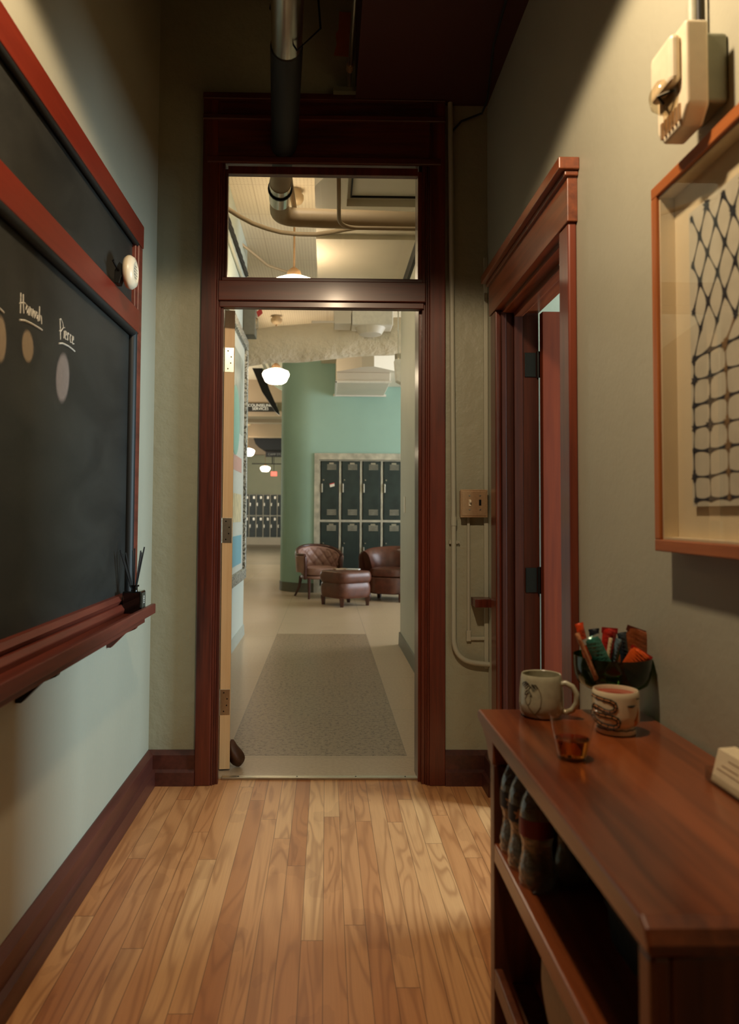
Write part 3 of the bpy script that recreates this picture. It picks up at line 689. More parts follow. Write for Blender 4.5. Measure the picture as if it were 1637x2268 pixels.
# water bottles on the middle shelf
def bottle(x, y, lab, cat_mat, star):
    g = thing('water_bottle', lab, 'bottle', (x, y, .492), 'water bottles on the middle shelf')
    prof = [(.0, .004), (.012, .002), (.026, 0), (.031, .006), (.033, .018), (.0315, .026), (.033, .034), (.031, .042), (.0295, .052), (.027, .062), (.0265, .075), (.0285, .088), (.031, .096), (.031, .130), (.030, .142), (.025, .160), (.016, .178), (.0125, .184), (.0125, .196)]
    MB().lathe(prof, (x, y, .492), 32).build('body', PET, g, smooth=True)
    MB().lathe([(.0135, .188), (.0135, .202), (.012, .204), (0, .204)], (x, y, .492), 20).build('cap', WHITEP, g, smooth=True)
    lb = MB().lathe([(.0316, .098), (.0318, .113), (.0316, .129)], (x, y, .492), 32, cap=False).build('label_band', cat_mat, g, smooth=True)
    if star:
        pts = []
        for k in range(10):
            rr = .012 if k % 2 == 0 else .005; an = pi / 2 + k * pi / 5; u = rr * cos(an); z = .492 + .114 + rr * sin(an)
            A = radians(-125) + u / .032; pts.append((x + .0322 * cos(A), y + .0322 * sin(A), z))
        mb = MB(); c0 = mb.bm.verts.new((x + .0324 * cos(radians(-125)), y + .0324 * sin(radians(-125)), .606)); vs = [mb.bm.verts.new(p) for p in pts]
        for k in range(10): mb.bm.faces.new((c0, vs[k], vs[(k + 1) % 10]))
        mb.build('star', plain('tan_star', (190, 140, 100), .6), lb)
LN = plain('navy_label', (22, 26, 32), .4); LR = plain('red_label', (122, 28, 32), .4)
bottle(.386, 1.562, 'clear water bottle with a navy star label, farthest back by the side panel', LN, True)
bottle(.386, 1.494, 'clear water bottle with a navy star label, between the red one and the farthest', LN, True)
bottle(.390, 1.425, 'clear water bottle with a red label band, front one on the shelf', LR, False)
bottle(.462, 1.448, 'clear unlabelled-looking water bottle standing behind the red-banded one', LN, False)
bk = thing('storage_basket', 'black woven fabric basket on the middle shelf of the console', 'basket', (.56, 1.12, .492))
mb = MB(); N = 24
mb.grid(lambda u, v: (.56 + (.10 + .012 * v) * (abs(cos(2 * pi * u)) ** .5) * (1 if cos(2 * pi * u) > 0 else -1) + .003 * sin(40 * u), 1.12 + (.20 + .015 * v) * (abs(sin(2 * pi * u)) ** .5) * (1 if sin(2 * pi * u) > 0 else -1), .492 + .155 * v + .006 * sin(11 * u)), 48, 8, True)
mb.build('body', FABRICB, bk, smooth=True)
MB().tube([(.455, 1.22, .62), (.445, 1.22, .57), (.445, 1.02, .57), (.455, 1.02, .62)], .006, 8).build('handle', FABRICB, bk, smooth=True)
o = MB().grid(lambda u, v: (.535 + (.125 + .02 * sin(pi * v)) * (abs(cos(2 * pi * u)) ** .6) * (1 if cos(2 * pi * u) > 0 else -1) * (1 - .25 * v ** 4), 1.24 + (.30 + .02 * sin(pi * v)) * (abs(sin(2 * pi * u)) ** .6) * (1 if sin(2 * pi * u) > 0 else -1) * (1 - .12 * v ** 4) + .004 * sin(30 * u), .221 + .232 * v), 48, 12, True)
bmesh.ops.holes_fill(o.bm, edges=[e for e in o.bm.edges if e.is_boundary])
o = o.build('canvas_pouch', BAGC, smooth=True); tag(o, 'plump cream canvas bundle stuffed on the lower shelf of the console', 'bundle')

# mug
def ring_pt(cx, cy, r, ang, z): return (cx + r * cos(ang), cy + r * sin(ang), z)
MX, MY, MZ = .474, 1.69, .734
mg = thing('coffee_mug', 'grey-green ceramic mug with a line drawing of hands, beside the doorway', 'mug', (MX, MY, MZ))
mprof = [(0, .002), (.036, 0), (.042, .003), (.0465, .012), (.0475, .030), (.0465, .055), (.044, .080), (.0425, .090), (.0415, .0915), (.040, .090), (.041, .08), (.043, .05), (.042, .012), (.03, .008), (0, .008)]
MB().lathe(mprof, (MX, MY, MZ), 48).build('body', MUGG, mg, smooth=True)
hd = Vector((cos(radians(-28)), sin(radians(-28)), 0))
MB().tube([Vector((MX, MY, MZ + z)) + hd * r for r, z in ((.040, .072), (.052, .076), (.066, .070), (.075, .055), (.075, .036), (.066, .020), (.052, .013), (.042, .018))], .0062, 12).build('handle', MUGG, mg, smooth=True)
def mr(z): # outer radius of mug at height z
    P = [(.042, .003), (.0465, .012), (.0475, .030), (.0465, .055), (.044, .080), (.0425, .090)]
    for (r0, z0), (r1, z1) in zip(P, P[1:]):
        if z <= z1: return r0 + (r1 - r0) * max(0, z - z0) / (z1 - z0)
    return .0425
face = math.atan2(-MY, -MX)
def mug_line(mb, pts, w):   # pts in crop units (11.69 px each), projected onto the mug surface facing the viewer
    out = []
    for a, b in pts:
        u = (a - 708) / 11.69 / 1000; z = (1340 - b) / 11.69 / 1000 * .93
        r = mr(z); ang = face + math.asin(max(-.98, min(.98, u / r)))
        out.append(ring_pt(MX, MY, r + .0002, ang, MZ + z))
    mb.tube(out, w, 6)
mb = MB()
mug_line(mb, [(570, 400), (640, 500), (690, 620), (712, 760), (690, 950), (620, 1090), (545, 1195)], .0007)
mug_line(mb, [(420, 700), (450, 800), (430, 900), (385, 960)], .0007); mug_line(mb, [(360, 710), (315, 800), (330, 900), (420, 1040), (540, 1190), (655, 1305)], .0007)
mug_line(mb, [(190, 960), (215, 1060), (270, 1180), (350, 1270)], .0007)
mb.build('drawing_lines', INKB, mg, smooth=True)
mb = MB()
for p in ([(245, 455), (280, 390), (330, 360)], [(270, 485), (320, 410), (360, 380)], [(300, 510), (345, 440), (390, 400)], [(330, 540), (380, 470), (420, 430)],
          [(330, 360), (400, 400), (440, 480), (400, 540)], [(465, 400), (520, 480), (540, 570)], [(500, 395), (550, 470), (585, 535)], [(450, 460), (490, 520), (505, 575)], [(540, 395), (575, 420), (610, 490)],
          [(380, 560), (330, 620), (310, 690), (350, 680), (385, 640)], [(400, 570), (440, 640), (475, 720), (445, 700)], [(375, 620), (395, 640), (385, 660)]): mug_line(mb, p, .0009)
mb.build('drawing_hands', INK, mg, smooth=True)

# tumbler of amber drink
GX, GY = .447, 1.395
tg = thing('plastic_tumbler', 'clear plastic tumbler half full of amber drink, front of the three cups', 'cup', (GX, GY, .734))
gp = [(0, .0), (.022, 0), (.0245, .002), (.0275, .014), (.0405, .076), (.0415, .077), (.0418, .078), (.0405, .078), (.0395, .076)]
MB().lathe(gp + [(.0265, .014), (.0235, .006), (0, .006)], (GX, GY, .734), 40).build('cup_wall', GLASST, tg, smooth=True)
MB().lathe([(0, .0065), (.0233, .0065), (.0263, .015), (.0306, .036), (0, .036)], (GX, GY, .734), 40).build('drink', WHISKY, tg, smooth=True)

# snake cup
SX, SY = .590, 1.565
sn = thing('snake_cup', 'ivory footed cup painted with a black-outlined snake, in front of the green bowl', 'cup', (SX, SY, .734))
spf = [(0, 0), (.036, 0), (.0385, .002), (.0385, .008), (.037, .012), (.034, .0145), (.036, .017), (.043, .021), (.0455, .027), (.046, .040), (.046, .075), (.0455, .082), (.0435, .086), (.0418, .086), (.0405, .082), (.0405, .06), (.038, .03), (0, .028)]
MB().lathe(spf, (SX, SY, .734), 48).build('body', PORC, sn, smooth=True)
MB().lathe([(0, -.003), (.0396, -.003), (.0396, 0), (0, 0)], (SX, SY, .734 + .0785), 40).build('drink', TEA, sn)
sface = math.atan2(-SY, -SX)
def cup_pt(a, b, off=.0003, r=None):   # crop units 6.82 px, centre x 1158
    u = (a - 1158) / 6.82 / 1085; z = max(.001, .0860 - (b - 205) / 6.82 / 1085 * .98)
    rr = (.046 if z > .03 else .0455) if r is None else r
    ang = sface + math.asin(max(-.985, min(.985, u / rr)))
    return ring_pt(SX, SY, rr + off, ang, .734 + z)
snake = [(828, 290), (900, 300), (1000, 312), (1090, 322), (1150, 355), (1165, 410), (1140, 460), (1080, 480), (1000, 470), (920, 445), (862, 430), (850, 470), (870, 530), (930, 545), (1020, 550), (1110, 555), (1180, 580), (1205, 630), (1190, 680), (1130, 705), (1050, 700), (960, 685), (890, 650), (835, 600)]
def offs(path, d):
    o = []
    for i, p in enumerate(path):
        a = Vector(path[max(0, i - 1)]); b = Vector(path[min(len(path) - 1, i + 1)]); t = (b - a).normalized()
        o.append((p[0] - t.y * d, p[1] + t.x * d))
    return o
mb = MB()
for d in (-22, 22): mb.tube([cup_pt(*p) for p in offs(snake, d)], .0013, 6)
for i in range(1, len(snake)):
    a, b = offs(snake, -22)[i], offs(snake, 22)[i]; mb.tube([cup_pt(*a), cup_pt((a[0] + b[0]) / 2, (a[1] + b[1]) / 2), cup_pt(*b)], .0013, 6)
mb.build('snake_outline', INK, sn, smooth=True)
mb = MB(); mb.tube([cup_pt(*p, off=.0001) for p in snake], .0013, 6); mb.build('snake_scales', plain('snake_tan', (214, 150, 96), .3), sn, smooth=True)
mb = MB(); mb.tube([cup_pt(1320, 385), cup_pt(1350, 392), cup_pt(1378, 394), cup_pt(1405, 390), cup_pt(1430, 380)], [.0005, .0022, .0030, .0022, .0005], 8); mb.tube([cup_pt(1445, 290), cup_pt(1480, 300)], .0014, 6); mb.build('leaf_mark', INK, sn)
mb = MB(); mb.tube([cup_pt(1470, 430, -.0016), cup_pt(1465, 520, -.002), cup_pt(1440, 620, -.0022), cup_pt(1432, 690, -.002)], [.002, .004, .006, .003], 8); mb.build('orange_patch', ORNG, sn)
mb = MB(); mb.tube([ring_pt(SX, SY, .0375, sface + radians(-80 + k * 8), .734 + .0108 + .0016 * abs(sin(k * .9))) for k in range(21)], .0012, 6); mb.build('foot_scallop', INK, sn)

# green glass compote with snack packs
BX, BY = .636, 1.705
bw = thing('glass_compote', 'dark green glass pedestal bowl holding snack packs, against the wall', 'bowl', (BX, BY, .734))
MB().lathe([(0, .0), (.045, 0), (.046, .004), (.02, .012), (.012, .022), (.012, .045), (.02, .054), (.055, .058), (.074, .070), (.080, .088), (.0825, .110), (.083, .126), (.0835, .129), (.081, .129), (.0795, .110), (.076, .090), (.070, .076), (.05, .064), (0, .061)], (BX, BY, .734), 48).build('bowl_body', GREENG, bw, smooth=True)
def pack(name, top, bot, wd, rgb, y, label, yaw=0, metal=0, rgb2=None, thick=.008):
    y += .045; thick = .0055
    cx = lambda p: (p[0] - 722) / (1700 / y) ; cz = lambda p: 1.17 - (p[1] - 1140) / (1700 / y)
    T = Vector((cx(top), y, cz(top))); B = Vector((cx(bot), y, cz(bot))); L = (T - B); W = wd / (1700 / y)
    d = L.normalized(); s_ = Vector((d.z, 0, -d.x)); s_ = Matrix.Rotation(yaw, 3, d) @ s_; nrm = d.cross(s_).normalized()
    def fn(sgn):
        def f(u, v):
            edge = min(1, min(v, 1 - v) / .12); th = thick * (sin(pi * u) ** .6 if 0 < u < 1 else 0) * (edge ** .7) * sgn
            cr = .0012 * sin(v * 60 + u * 9) * sin(pi * u)
            x = (u - .5) * W * (1.06 if (v < .08 or v > .92) else .97)
            return tuple(B + L * v + s_ * x + nrm * (th + cr))
        return f
    mb = MB(); mb.grid(fn(1), 12, 24); mb.grid(fn(-1), 12, 24)
    t = thing('snack_pack', label, 'snack', tuple(B), 'wrapped snacks in the green bowl')
    m1 = plain('wrap_' + name, rgb, .2, max(metal, .12), var=.3, scale=55, bump=.5, Coat_Weight=.6)
    mb.build('wrapper', m1, t, smooth=True)
    if rgb2:
        def q(u, v):
            return tuple(B + L * (.86 + .14 * v) + s_ * ((u - .5) * W * 1.07) + nrm * (-.0016))
        def q2(u, v):
            return tuple(B + L * (.86 + .14 * v) + s_ * ((u - .5) * W * 1.07) + nrm * (.0016))
        mb = MB(); mb.grid(q, 4, 2); mb.grid(q2, 4, 2); mb.build('crimped_end', plain('wrapend_' + name, rgb2, .4), t)
pack('orange', (1283, 1376), (1306, 1470), 20, (214, 74, 30), 1.64, 'bright orange wrapper standing at the far left of the green bowl', .2)
pack('tan', (1278, 1398), (1322, 1500), 11, (190, 130, 90), 1.60, 'slim tan tube snack leaning out of the left side of the bowl', 0)
pack('black', (1316, 1388), (1324, 1470), 24, (30, 36, 44), 1.69, 'black and silver wrapper behind the teal packet', .1)
pack('teal', (1309, 1406), (1345, 1482), 36, (64, 128, 112), 1.615, 'teal packet with a silvery shine, front left of the bowl', -.1, .3, (196, 200, 190))
pack('red', (1352, 1386), (1344, 1475), 34, (196, 48, 38), 1.68, 'red crinkled wrapper standing in the middle of the bowl', .1, 0, (170, 30, 30))
pack('cream', (1354, 1408), (1343, 1478), 9, (206, 180, 140), 1.62, 'narrow cream stick in front of the red wrapper', 0)
pack('blue', (1372, 1410), (1352, 1482), 15, (96, 118, 128), 1.625, 'slate blue sachet leaning right in the middle of the bowl', .15)
pack('navy', (1378, 1396), (1388, 1478), 24, (36, 48, 58), 1.655, 'dark navy wrapper right of the slate blue sachet', .3)
pack('brown', (1424, 1390), (1396, 1474), 60, (140, 74, 40), 1.68, 'large brown packet with a teal corner, tallest on the right', -.2, .2, (86, 34, 20))
pack('foil', (1424, 1436), (1392, 1486), 46, (226, 92, 34), 1.62, 'shiny orange-red foil packet low on the right of the bowl', -.25, .35, (150, 24, 18))
pack('choc', (1350, 1468), (1400, 1496), 22, (70, 38, 26), 1.64, 'dark brown wrapper lying across the bottom of the bowl', .2)
pack('green', (1330, 1500), (1362, 1512), 12, (130, 150, 70), 1.62, 'small green wrapper lying low inside the bowl', .1)

# business cards in acrylic stand
ch = thing('card_holder', 'clear acrylic stand of business cards at the wall side of the shelf top', 'card holder', (.655, 1.235, .734))
mb = MB(); mb.box(.632, .672, 1.165, 1.283, .734, .737).box(.632, .634, 1.165, 1.283, .737, .752).box(.668, .670, 1.165, 1.283, .737, .770).box(.632, .670, 1.281, 1.283, .737, .758)
mb.build('stand', ACRYL, ch)
cards = thing('card_stack', 'thick stack of cream business cards standing in the acrylic stand', 'cards', (.655, 1.235, .737))
for k in range(8):
    x = .636 + k * .0036
    MB().prism([(x, .738), (x + .0030, .738), (x + .0165, .790 + .0003 * k), (x + .0135, .790 + .0003 * k)], 1, 1.178, 1.272).build('card', plain('card_stock', (226, 210, 176), .7) if k == 0 else bpy.data.materials['card_stock'], cards, bevel=.0005)
mb = MB()
for z, y0, y1 in ((.760, 1.19, 1.262), (.768, 1.20, 1.25), (.779, 1.195, 1.235)):
    x = .636 + (z - .738) / .052 * .0135 - .0004
    mb.box(x - .0002, x + .0002, y0, y1, z, z + .0012)
mb.build('printed_lines', plain('faint_print', (150, 118, 84), .7), cards)

# ------------------------------------------------------------------ hallway shell
mb = MB(); mb.box(-1.0, -.80, 3.56, 7.55, 0, 3.83); struct('wall_hall_left', mb, HALL_PALE)
struct('baseboard_hall_left', MB().prism([(-.80, 0), (-.785, 0), (-.792, .10), (-.80, .10)], 1, 3.56, 7.55), COVE)
struct('wall_hall_right', bx(.68, .88, 3.56, 7.0, 0, 3.83), HALL_GREY)
struct('baseboard_hall_right', MB().prism([(.68, 0), (.664, 0), (.668, .11), (.68, .115)], 1, 3.56, 7.0), BASE_GREY)
struct('wall_wing_near', bx(.88, 5.8, 6.9, 7.0, 0, 3.83), HALL_GREY)
mb = MB(); mb.box(5.7, 5.8, 7.0, 7.6, 0, 3.83).box(5.7, 5.8, 11.2, 12.1, 0, 3.83).box(5.7, 5.8, 7.6, 11.2, 0, .7).box(5.7, 5.8, 7.6, 11.2, 3.1, 3.83); struct('wall_wing_end', mb, HALL_GREY)
w3 = sroot('window_3', (5.75, 9.4, .7)); mb = MB()
for y in (7.6, 8.8, 10.0, 11.15): mb.box(5.7, 5.76, y, y + .06, .7, 3.1)
for z in (.7, 1.9, 3.04): mb.box(5.7, 5.76, 7.6, 11.2, z, z + .06)
mb.build('window_frame', WHITEP, w3); bx(5.74, 5.745, 7.6, 11.2, .7, 3.1).build('pane', GLASSW, w3)
R = .50
poly = [(-.71, 30.0)] + arc(-.71 + R, 11.6 + R, R, 180, 270, 14) + [(-.179, 11.6), (-.179, 12.2), (.3, 12.2), (.3, 30.0)]
struct('wall_green', MB().prism(poly, 2, 0, 3.83), TEAL, smooth=True)
mb = MB(); mb.box(-.179, 5.8, 11.6, 12.2, 2.10, 3.83).box(1.50, 5.8, 11.6, 12.2, 0, 2.10).box(-.179, 1.5, 12.12, 12.2, 0, 2.10); struct('wall_green_upper', mb, TEAL)
poly = arc(-.71 + R, 11.6 + R, R + .012, 180, 270, 14) + [(-.179, 11.588)] + [(-.179, 11.6)] + arc(-.71 + R, 11.6 + R, R, 270, 180, 14)
struct('baseboard_green', MB().prism(poly, 2, 0, .14), BASE_GREY)
struct('ceiling_hall', bx(-6, 5.8, 3.56, 15.1, 3.83, 3.95), perforated_mat())
struct('ceiling_corridor', bx(-6, .4, 15.1, 30.4, 3.75, 3.9), BROWN_BEAM)
struct('wall_far', bx(-6, .4, 30.3, 30.4, 0, 3.9), CORR)
struct('wall_corridor_left', bx(-6.1, -6, 7.5, 30.4, 0, 3.9), CORR)
struct('wall_left_wing_near', bx(-6, -1.0, 7.45, 7.55, 0, 3.83), HALL_PALE)
struct('trim_6', bx(-4.5, -1.2, 29.7, 30.3, 0, .27), CREAM)
# soffit over the right side of the hall with a recessed pocket
sf = sroot('trim_7', (.3, 5, 3.3))
mb = MB(); mb.prism([(-.09, 4.98), (.06, 4.66), (.06, 3.56), (.13, 3.56), (.13, 5.30), (.68, 5.30), (.68, 5.85), (-.09, 5.85)], 2, 3.335, 3.83); mb.build('near_soffit', CREAM, sf)
bx(.13, .68, 3.56, 5.30, 3.385, 3.83).build('pocket_ceiling', CREAM2, sf)
bx(-.09, .68, 5.85, 7.0, 3.30, 3.83).build('far_soffit', CREAM, sf)
mb = MB(); mb.box(.155, .165, 3.6, 5.24, 3.372, 3.388).box(.155, .68, 5.235, 5.245, 3.372, 3.388); mb.build('pocket_gap', BLACKMET, sf)
bx(-.09, 1.5, 11.0, 11.6, 3.47, 3.83).build('beam', CREAM, sf)
mb = MB(); mb.box(-4, -.72, 15.1, 15.5, 3.10, 3.75).box(-4, -.72, 17.6, 17.9, 3.28, 3.75).box(-4, -.72, 20.2, 20.6, 3.22, 3.75).box(-4, -.72, 25.0, 25.4, 3.12, 3.75)
struct('trim_8', mb, BROWN_BEAM)

# hall overhead services
fc = MB().tube([(-.80, 4.15, 2.95), (-.595, 4.40, 2.95), (-.53, 4.53, 2.95), (-.46, 4.64, 2.95), (-.38, 4.72, 2.95), (-.30, 4.78, 2.95), (-.19, 4.81, 2.95), (-.076, 4.81, 2.95), (.02, 4.77, 2.95), (.123, 4.71, 2.95), (.3, 4.63, 2.95), (.68, 4.5, 2.95)], .014, 12).build('flexible_conduit', TAN_PIPE, smooth=True)
tag(fc, 'tan flexible conduit sweeping in a curve behind the thick tan pipe', 'conduit')
o = MB().tube(bend([(.048, 3.56, 2.86), (.052, 3.66, 2.76), (.060, 4.085, 2.72), (.68, 4.087, 2.72)], .11), .0105, 12).build('bent_conduit', TAN_PIPE, smooth=True)
tag(o, 'thin tan conduit with one bend, nearest seen through the transom', 'conduit')
o = MB().tube([(-.205, 3.56, 2.90), (-.19, 4.30, 2.90)], .014, 10).build('short_conduit', TAN_PIPE, smooth=True)
tag(o, 'short straight conduit beside the pipe elbow behind the transom', 'conduit')
cbun = thing('cable_bundle', 'dark bundle of twisted cables clipped along the top of the hall left wall', 'cables', (-.78, 6.3, 3.44))
for k in range(5):
    MB().tube([(-.785 + .012 * cos(k * 1.3 + t * .9), 4.6 + t * .12, 3.47 + .016 * sin(k * 1.3 + t * .9) + .004 * t * .2) for t in range(0, 24)], .009, 7).build('cable', CABLE, cbun, smooth=True)
o = MB().tube([(-.785, 3.6, 3.36), (-.785, 7.5, 3.33)], .014, 10).build('wall_pipe', HALL_GREY, smooth=True); tag(o, 'pale pipe along the hall left wall under the cable bundle', 'pipe')
o = bx(.655, .68, 5.6, 6.6, 3.12, 3.22).build('cable_tray', CABLE); tag(o, 'black cable tray end under the soffit on the hall right wall', 'cable tray')
o = MB().grid(lambda u, v: (lambda c, r: (c[0], c[1] + r * cos(2 * pi * u), c[2] + r * sin(2 * pi * u)))((-1.9 + 3.6 * v, 8.5 + .02 * sin(5 * v), 2.94 + .33 * v - .02 * v * v), .205 + .008 * sin(26 * v + 5 * u * 2) + .006 * sin(40 * v) * cos(6 * pi * u)), 36, 60, True).build('insulated_duct', paint('duct_wrap', (236, 222, 196), .55, .8, 14, dist=.02), smooth=True)
tag(o, 'big round duct in cream wrapping crossing the hall ceiling', 'duct')
rdct = thing('square_duct', 'boxy white ventilation duct on the green wall above the lockers', 'duct', (.5, 11.0, 2.99))
bx(.13, .87, 10.42, 11.59, 2.985, 3.12).build('collar', CREAM2, rdct, bevel=.01)
mb = MB(); mb.box(.115, .885, 10.40, 10.43, 2.972, 3.0).box(.10, .90, 11.57, 11.59, 2.965, 3.0).box(.115, .135, 10.4, 11.59, 2.97, 2.99); mb.build('flange', WHITEP, rdct)
MB().prism([(.13, 10.38), (.46, 10.05), (.62, 10.0), (1.8, 11.2), (1.8, 11.59), (.13, 11.59)], 2, 3.12, 3.80).build('trunk', CREAM2, rdct)
vb = thing('ceiling_vent_box', 'cream metal vent box with a round outlet under the wrapped duct', 'vent', (.4, 8.1, 3.15))
bx(.07, .25, 7.95, 8.25, 3.17, 3.42).build('side_box', CREAM2, vb, bevel=.01); bx(.26, .69, 7.95, 8.25, 3.16, 3.36).build('main_box', WHITEP, vb, bevel=.01)
MB().lathe([(.16, 0), (.12, -.07), (.0, -.09)], (.46, 8.1, 3.16), 28).build('round_outlet', CREAM2, vb, smooth=True)
hf = thing('hanging_sensor', 'white box fixture hanging from a chain beside the hall right wall', 'fixture', (.81, 8.15, 2.56))
MB().tube([(.765, 8.15, 2.90), (.76, 8.15, 3.83)], .008, 8).build('chain', STEEL, hf)
MB().lathe([(.05, 0), (.05, .06), (.045, .065)], (.775, 8.15, 2.83), 24).build('collar', STEEL, hf, smooth=True)
MB().prism([(.72, 2.83), (.825, 2.83), (.835, 2.62), (.81, 2.56), (.738, 2.60)], 1, 8.08, 8.22).build('body', WHITEP, hf, bevel=.01)
gb = thing('speaker_box', 'grey metal speaker box mounted high at the end of the hall left wall', 'speaker', (-.74, 7.3, 2.87))
bx(-.80, -.685, 7.22, 7.42, 2.87, 3.17).build('cabinet', BASE_GREY, gb, bevel=.008)
MB().lathe([(.06, 0), (.05, .02), (0, .022)], (-.685, 7.32, 3.0), 24, axis=0).build('lens', STEEL, gb, smooth=True)
mb = MB(); 
mb.prism([(-.665, 3.06), (-.62, 3.10), (-.635, 3.15), (-.68, 3.11)], 1, 7.30, 7.31); mb.build('red_tag', plain('red_tag', (160, 30, 24), .5), gb)
for i, (x, lab) in enumerate(((-.95, 'white ceiling pipe, left one of the pair running down the corridor'), (-.86, 'white ceiling pipe, right one of the pair running down the corridor'))):
    o = MB().tube(bend([(x, 7.7, 3.42), (x, 13.2, 3.42), (x + .5, 14.2, 3.3)], .5), .024, 10).build('ceiling_pipe', WHITEP, smooth=True); tag(o, lab, 'pipe', 'paired white pipes in the corridor')
o = MB().tube([(-.9, 6.9, 3.72), (-.6, 7.6, 3.66), (-.1, 8.0, 3.62), (.4, 8.2, 3.70)], .014, 10).build('ceiling_cable', TAN_PIPE, smooth=True); tag(o, 'thin sagging cable across the hall ceiling by the second pendant', 'cable')
dt = MB(); dt.box(-.20, .55, 9.6, 9.9, 3.42, 3.62); o = dt.build('flat_duct', CREAM2, bevel=.01); tag(o, 'flat cream duct piece above the wrapped duct', 'duct')

# pendants
def pendant(x, y, lab, zc=3.83, first=[None]):
    if first[0] is None:
        p = thing('pendant_light', lab, 'pendant light', (x, y, zc), 'schoolhouse pendants along the hall')
        MB().lathe([(.075, 0), (.075, -.035), (.062, -.06), (.03, -.075), (0, -.078)], (x, y, zc), 28).build('canopy', TAN_PIPE, p, smooth=True)
        MB().tube([(x, y, zc - .07), (x, y, zc - .60)], .0085, 8).build('rod', BRASSD, p, smooth=True)
        MB().lathe([(.02, 0), (.055, -.03), (.065, -.075), (.055, -.08)], (x, y, zc - .60), 28).build('fitter', BRASSD, p, smooth=True)
        MB().lathe([(.055, 0), (.10, -.012), (.165, -.04), (.182, -.075), (.176, -.10), (.14, -.175), (.10, -.20), (0, -.208)], (x, y, zc - .672), 40).build('globe', GLOBE, p, smooth=True)
        first[0] = p; return p
    q = copy_tree(first[0]); q.location = (x, y, zc); q['label'] = lab; return q
p1 = pendant(-.275, 6.2, 'glowing schoolhouse pendant half hidden behind the transom rail, nearest one', 3.785)
MB().lathe([(.058, 0), (.058, .045)], (-.275, 6.2, 3.785), 24).build('ceiling_box', TAN_PIPE, p1, smooth=True)
pendant(-.682, 10.2, 'glowing schoolhouse pendant hanging fully in view through the doorway', 3.79)
for (x, y, lab, zc) in ((-2.05, 20.0, 'small distant pendant partly hidden by the poster frame edge', 3.56), (-2.25, 28.3, 'farthest small pendant hanging left of the red exit sign', 3.62)):
    q = pendant(x, y, lab, zc)
    MB().tube([(x, y, zc), (x, y, 3.75)], .0085, 8).build('upper_rod', BRASSD, q)

# poster on hall left wall
ps = thing('framed_poster', 'tall framed poster with a speckled silver frame on the hall left wall', 'poster', (-.79, 6.2, .56))
SPECK = NT('speckled_silver_frame'); nn = SPECK.noise(SPECK.map(), 55, 2, .7); SPECK.l(SPECK.ramp(nn, [(.42, lin((84, 82, 72))), (.56, lin((190, 188, 176)))]), SPECK.b.inputs['Base Color']); SPECK.set(.4, .3); SPECK.bump(nn, .6, .01); SPECK = SPECK.m
for b in ((5.2, 7.38, 2.74, 2.84), (5.2, 7.38, .56, .66), (7.28, 7.38, .66, 2.74), (5.2, 5.3, .66, 2.74)):
    bx(-.80, -.757, *b).build('frame_side', SPECK, ps, bevel=.012)
bx(-.80, -.785, 5.3, 7.28, .66, 2.74).build('print', plain('poster_paper', (206, 212, 204), .4), ps)
bx(-.785, -.783, 5.45, 7.15, 1.9, 2.6).build('print_photo_area', plain('poster_grey', (160, 168, 158), .4, var=.4, scale=4), ps)
MB().lathe([(.30, 0), (.30, .003), (0, .003)], (-.785, 6.6, 1.98), 32, axis=0).build('print_circle', plain('poster_teal', (140, 190, 176), .4), ps)
bx(-.785, -.783, 5.5, 7.1, 1.55, 1.68).build('print_red_bar', plain('poster_red', (206, 160, 148), .4), ps)
bx(-.785, -.783, 5.45, 7.15, .72, .98).build('print_blue_bar', plain('poster_blue', (120, 176, 194), .4), ps)
bx(-.785, -.783, 5.5, 7.1, 1.1, 1.35).build('print_cream_bar', plain('poster_cream', (212, 200, 160), .4, var=.2, scale=12), ps)
o = bx(.672, .68, 6.55, 6.63, 1.19, 1.33).build('hall_switch_plate', WHITEP, bevel=.002); tag(o, 'small white blank plate on the hall right wall', 'wall plate')

# lockers
def locker(x, y, wd, z0, zm, z1, lab, grp, detail=True):
    L = thing('school_locker', lab, 'locker', (x + wd / 2, y, z0), grp)
    mb = MB(); s_ = .016
    mb.box(x, x + s_, y, y + .40, z0, z1).box(x + wd - s_, x + wd, y, y + .40, z0, z1).box(x + s_, x + wd - s_, y + .38, y + .40, z0, z1)
    mb.box(x + s_, x + wd - s_, y, y + .38, z1 - .02, z1).box(x + s_, x + wd - s_, y, y + .38, zm - .02, zm + .015).box(x + s_, x + wd - s_, y, y + .38, z0, z0 + .02)
    mb.build('locker_frame', DULLMET, L)
    for a, b in ((z0 + .022, zm - .022), (zm + .017, z1 - .022)):
        d = bx(x + .030, x + wd - .030, y - .006, y + .012, a, b).build('locker_door', LOCKER, L, bevel=.003)
        H = b - a
        if detail:
            mb = MB(); cx = x + wd * .58
            for zz in (b - .13, a + .07):
                for k in range(5): mb.prism([(y - .006, zz + k * .018), (y - .014, zz + k * .018 + .003), (y - .006, zz + k * .018 + .010)], 0, cx - .065, cx + .075)
            mb.build('vent_louvers', DULLMET, d)
            bx(cx - .035, cx + .035, y - .010, y - .005, b - .045, b - .022).build('number_plate', STEEL, d)
            hb = a + H * .53
            mb = bx(x + .030, x + .052, y - .022, y - .006, hb - .06, hb + .075); mb.build('latch_handle', STEEL, d, bevel=.004)
            MB().lathe([(.012, 0), (.010, -.012), (0, -.013)], (x + .065, y - .006, hb + .13), 12, axis=1).build('lock_dial', STEEL, d)
        else:
            bx(x + wd * .55, x + wd * .80, y - .010, y - .005, b - .16, b - .06).build('vent_plate', STEEL, d)
            bx(x + .03, x + .06, y - .02, y - .006, a + H * .45, a + H * .6).build('latch_handle', STEEL, d)
    return L
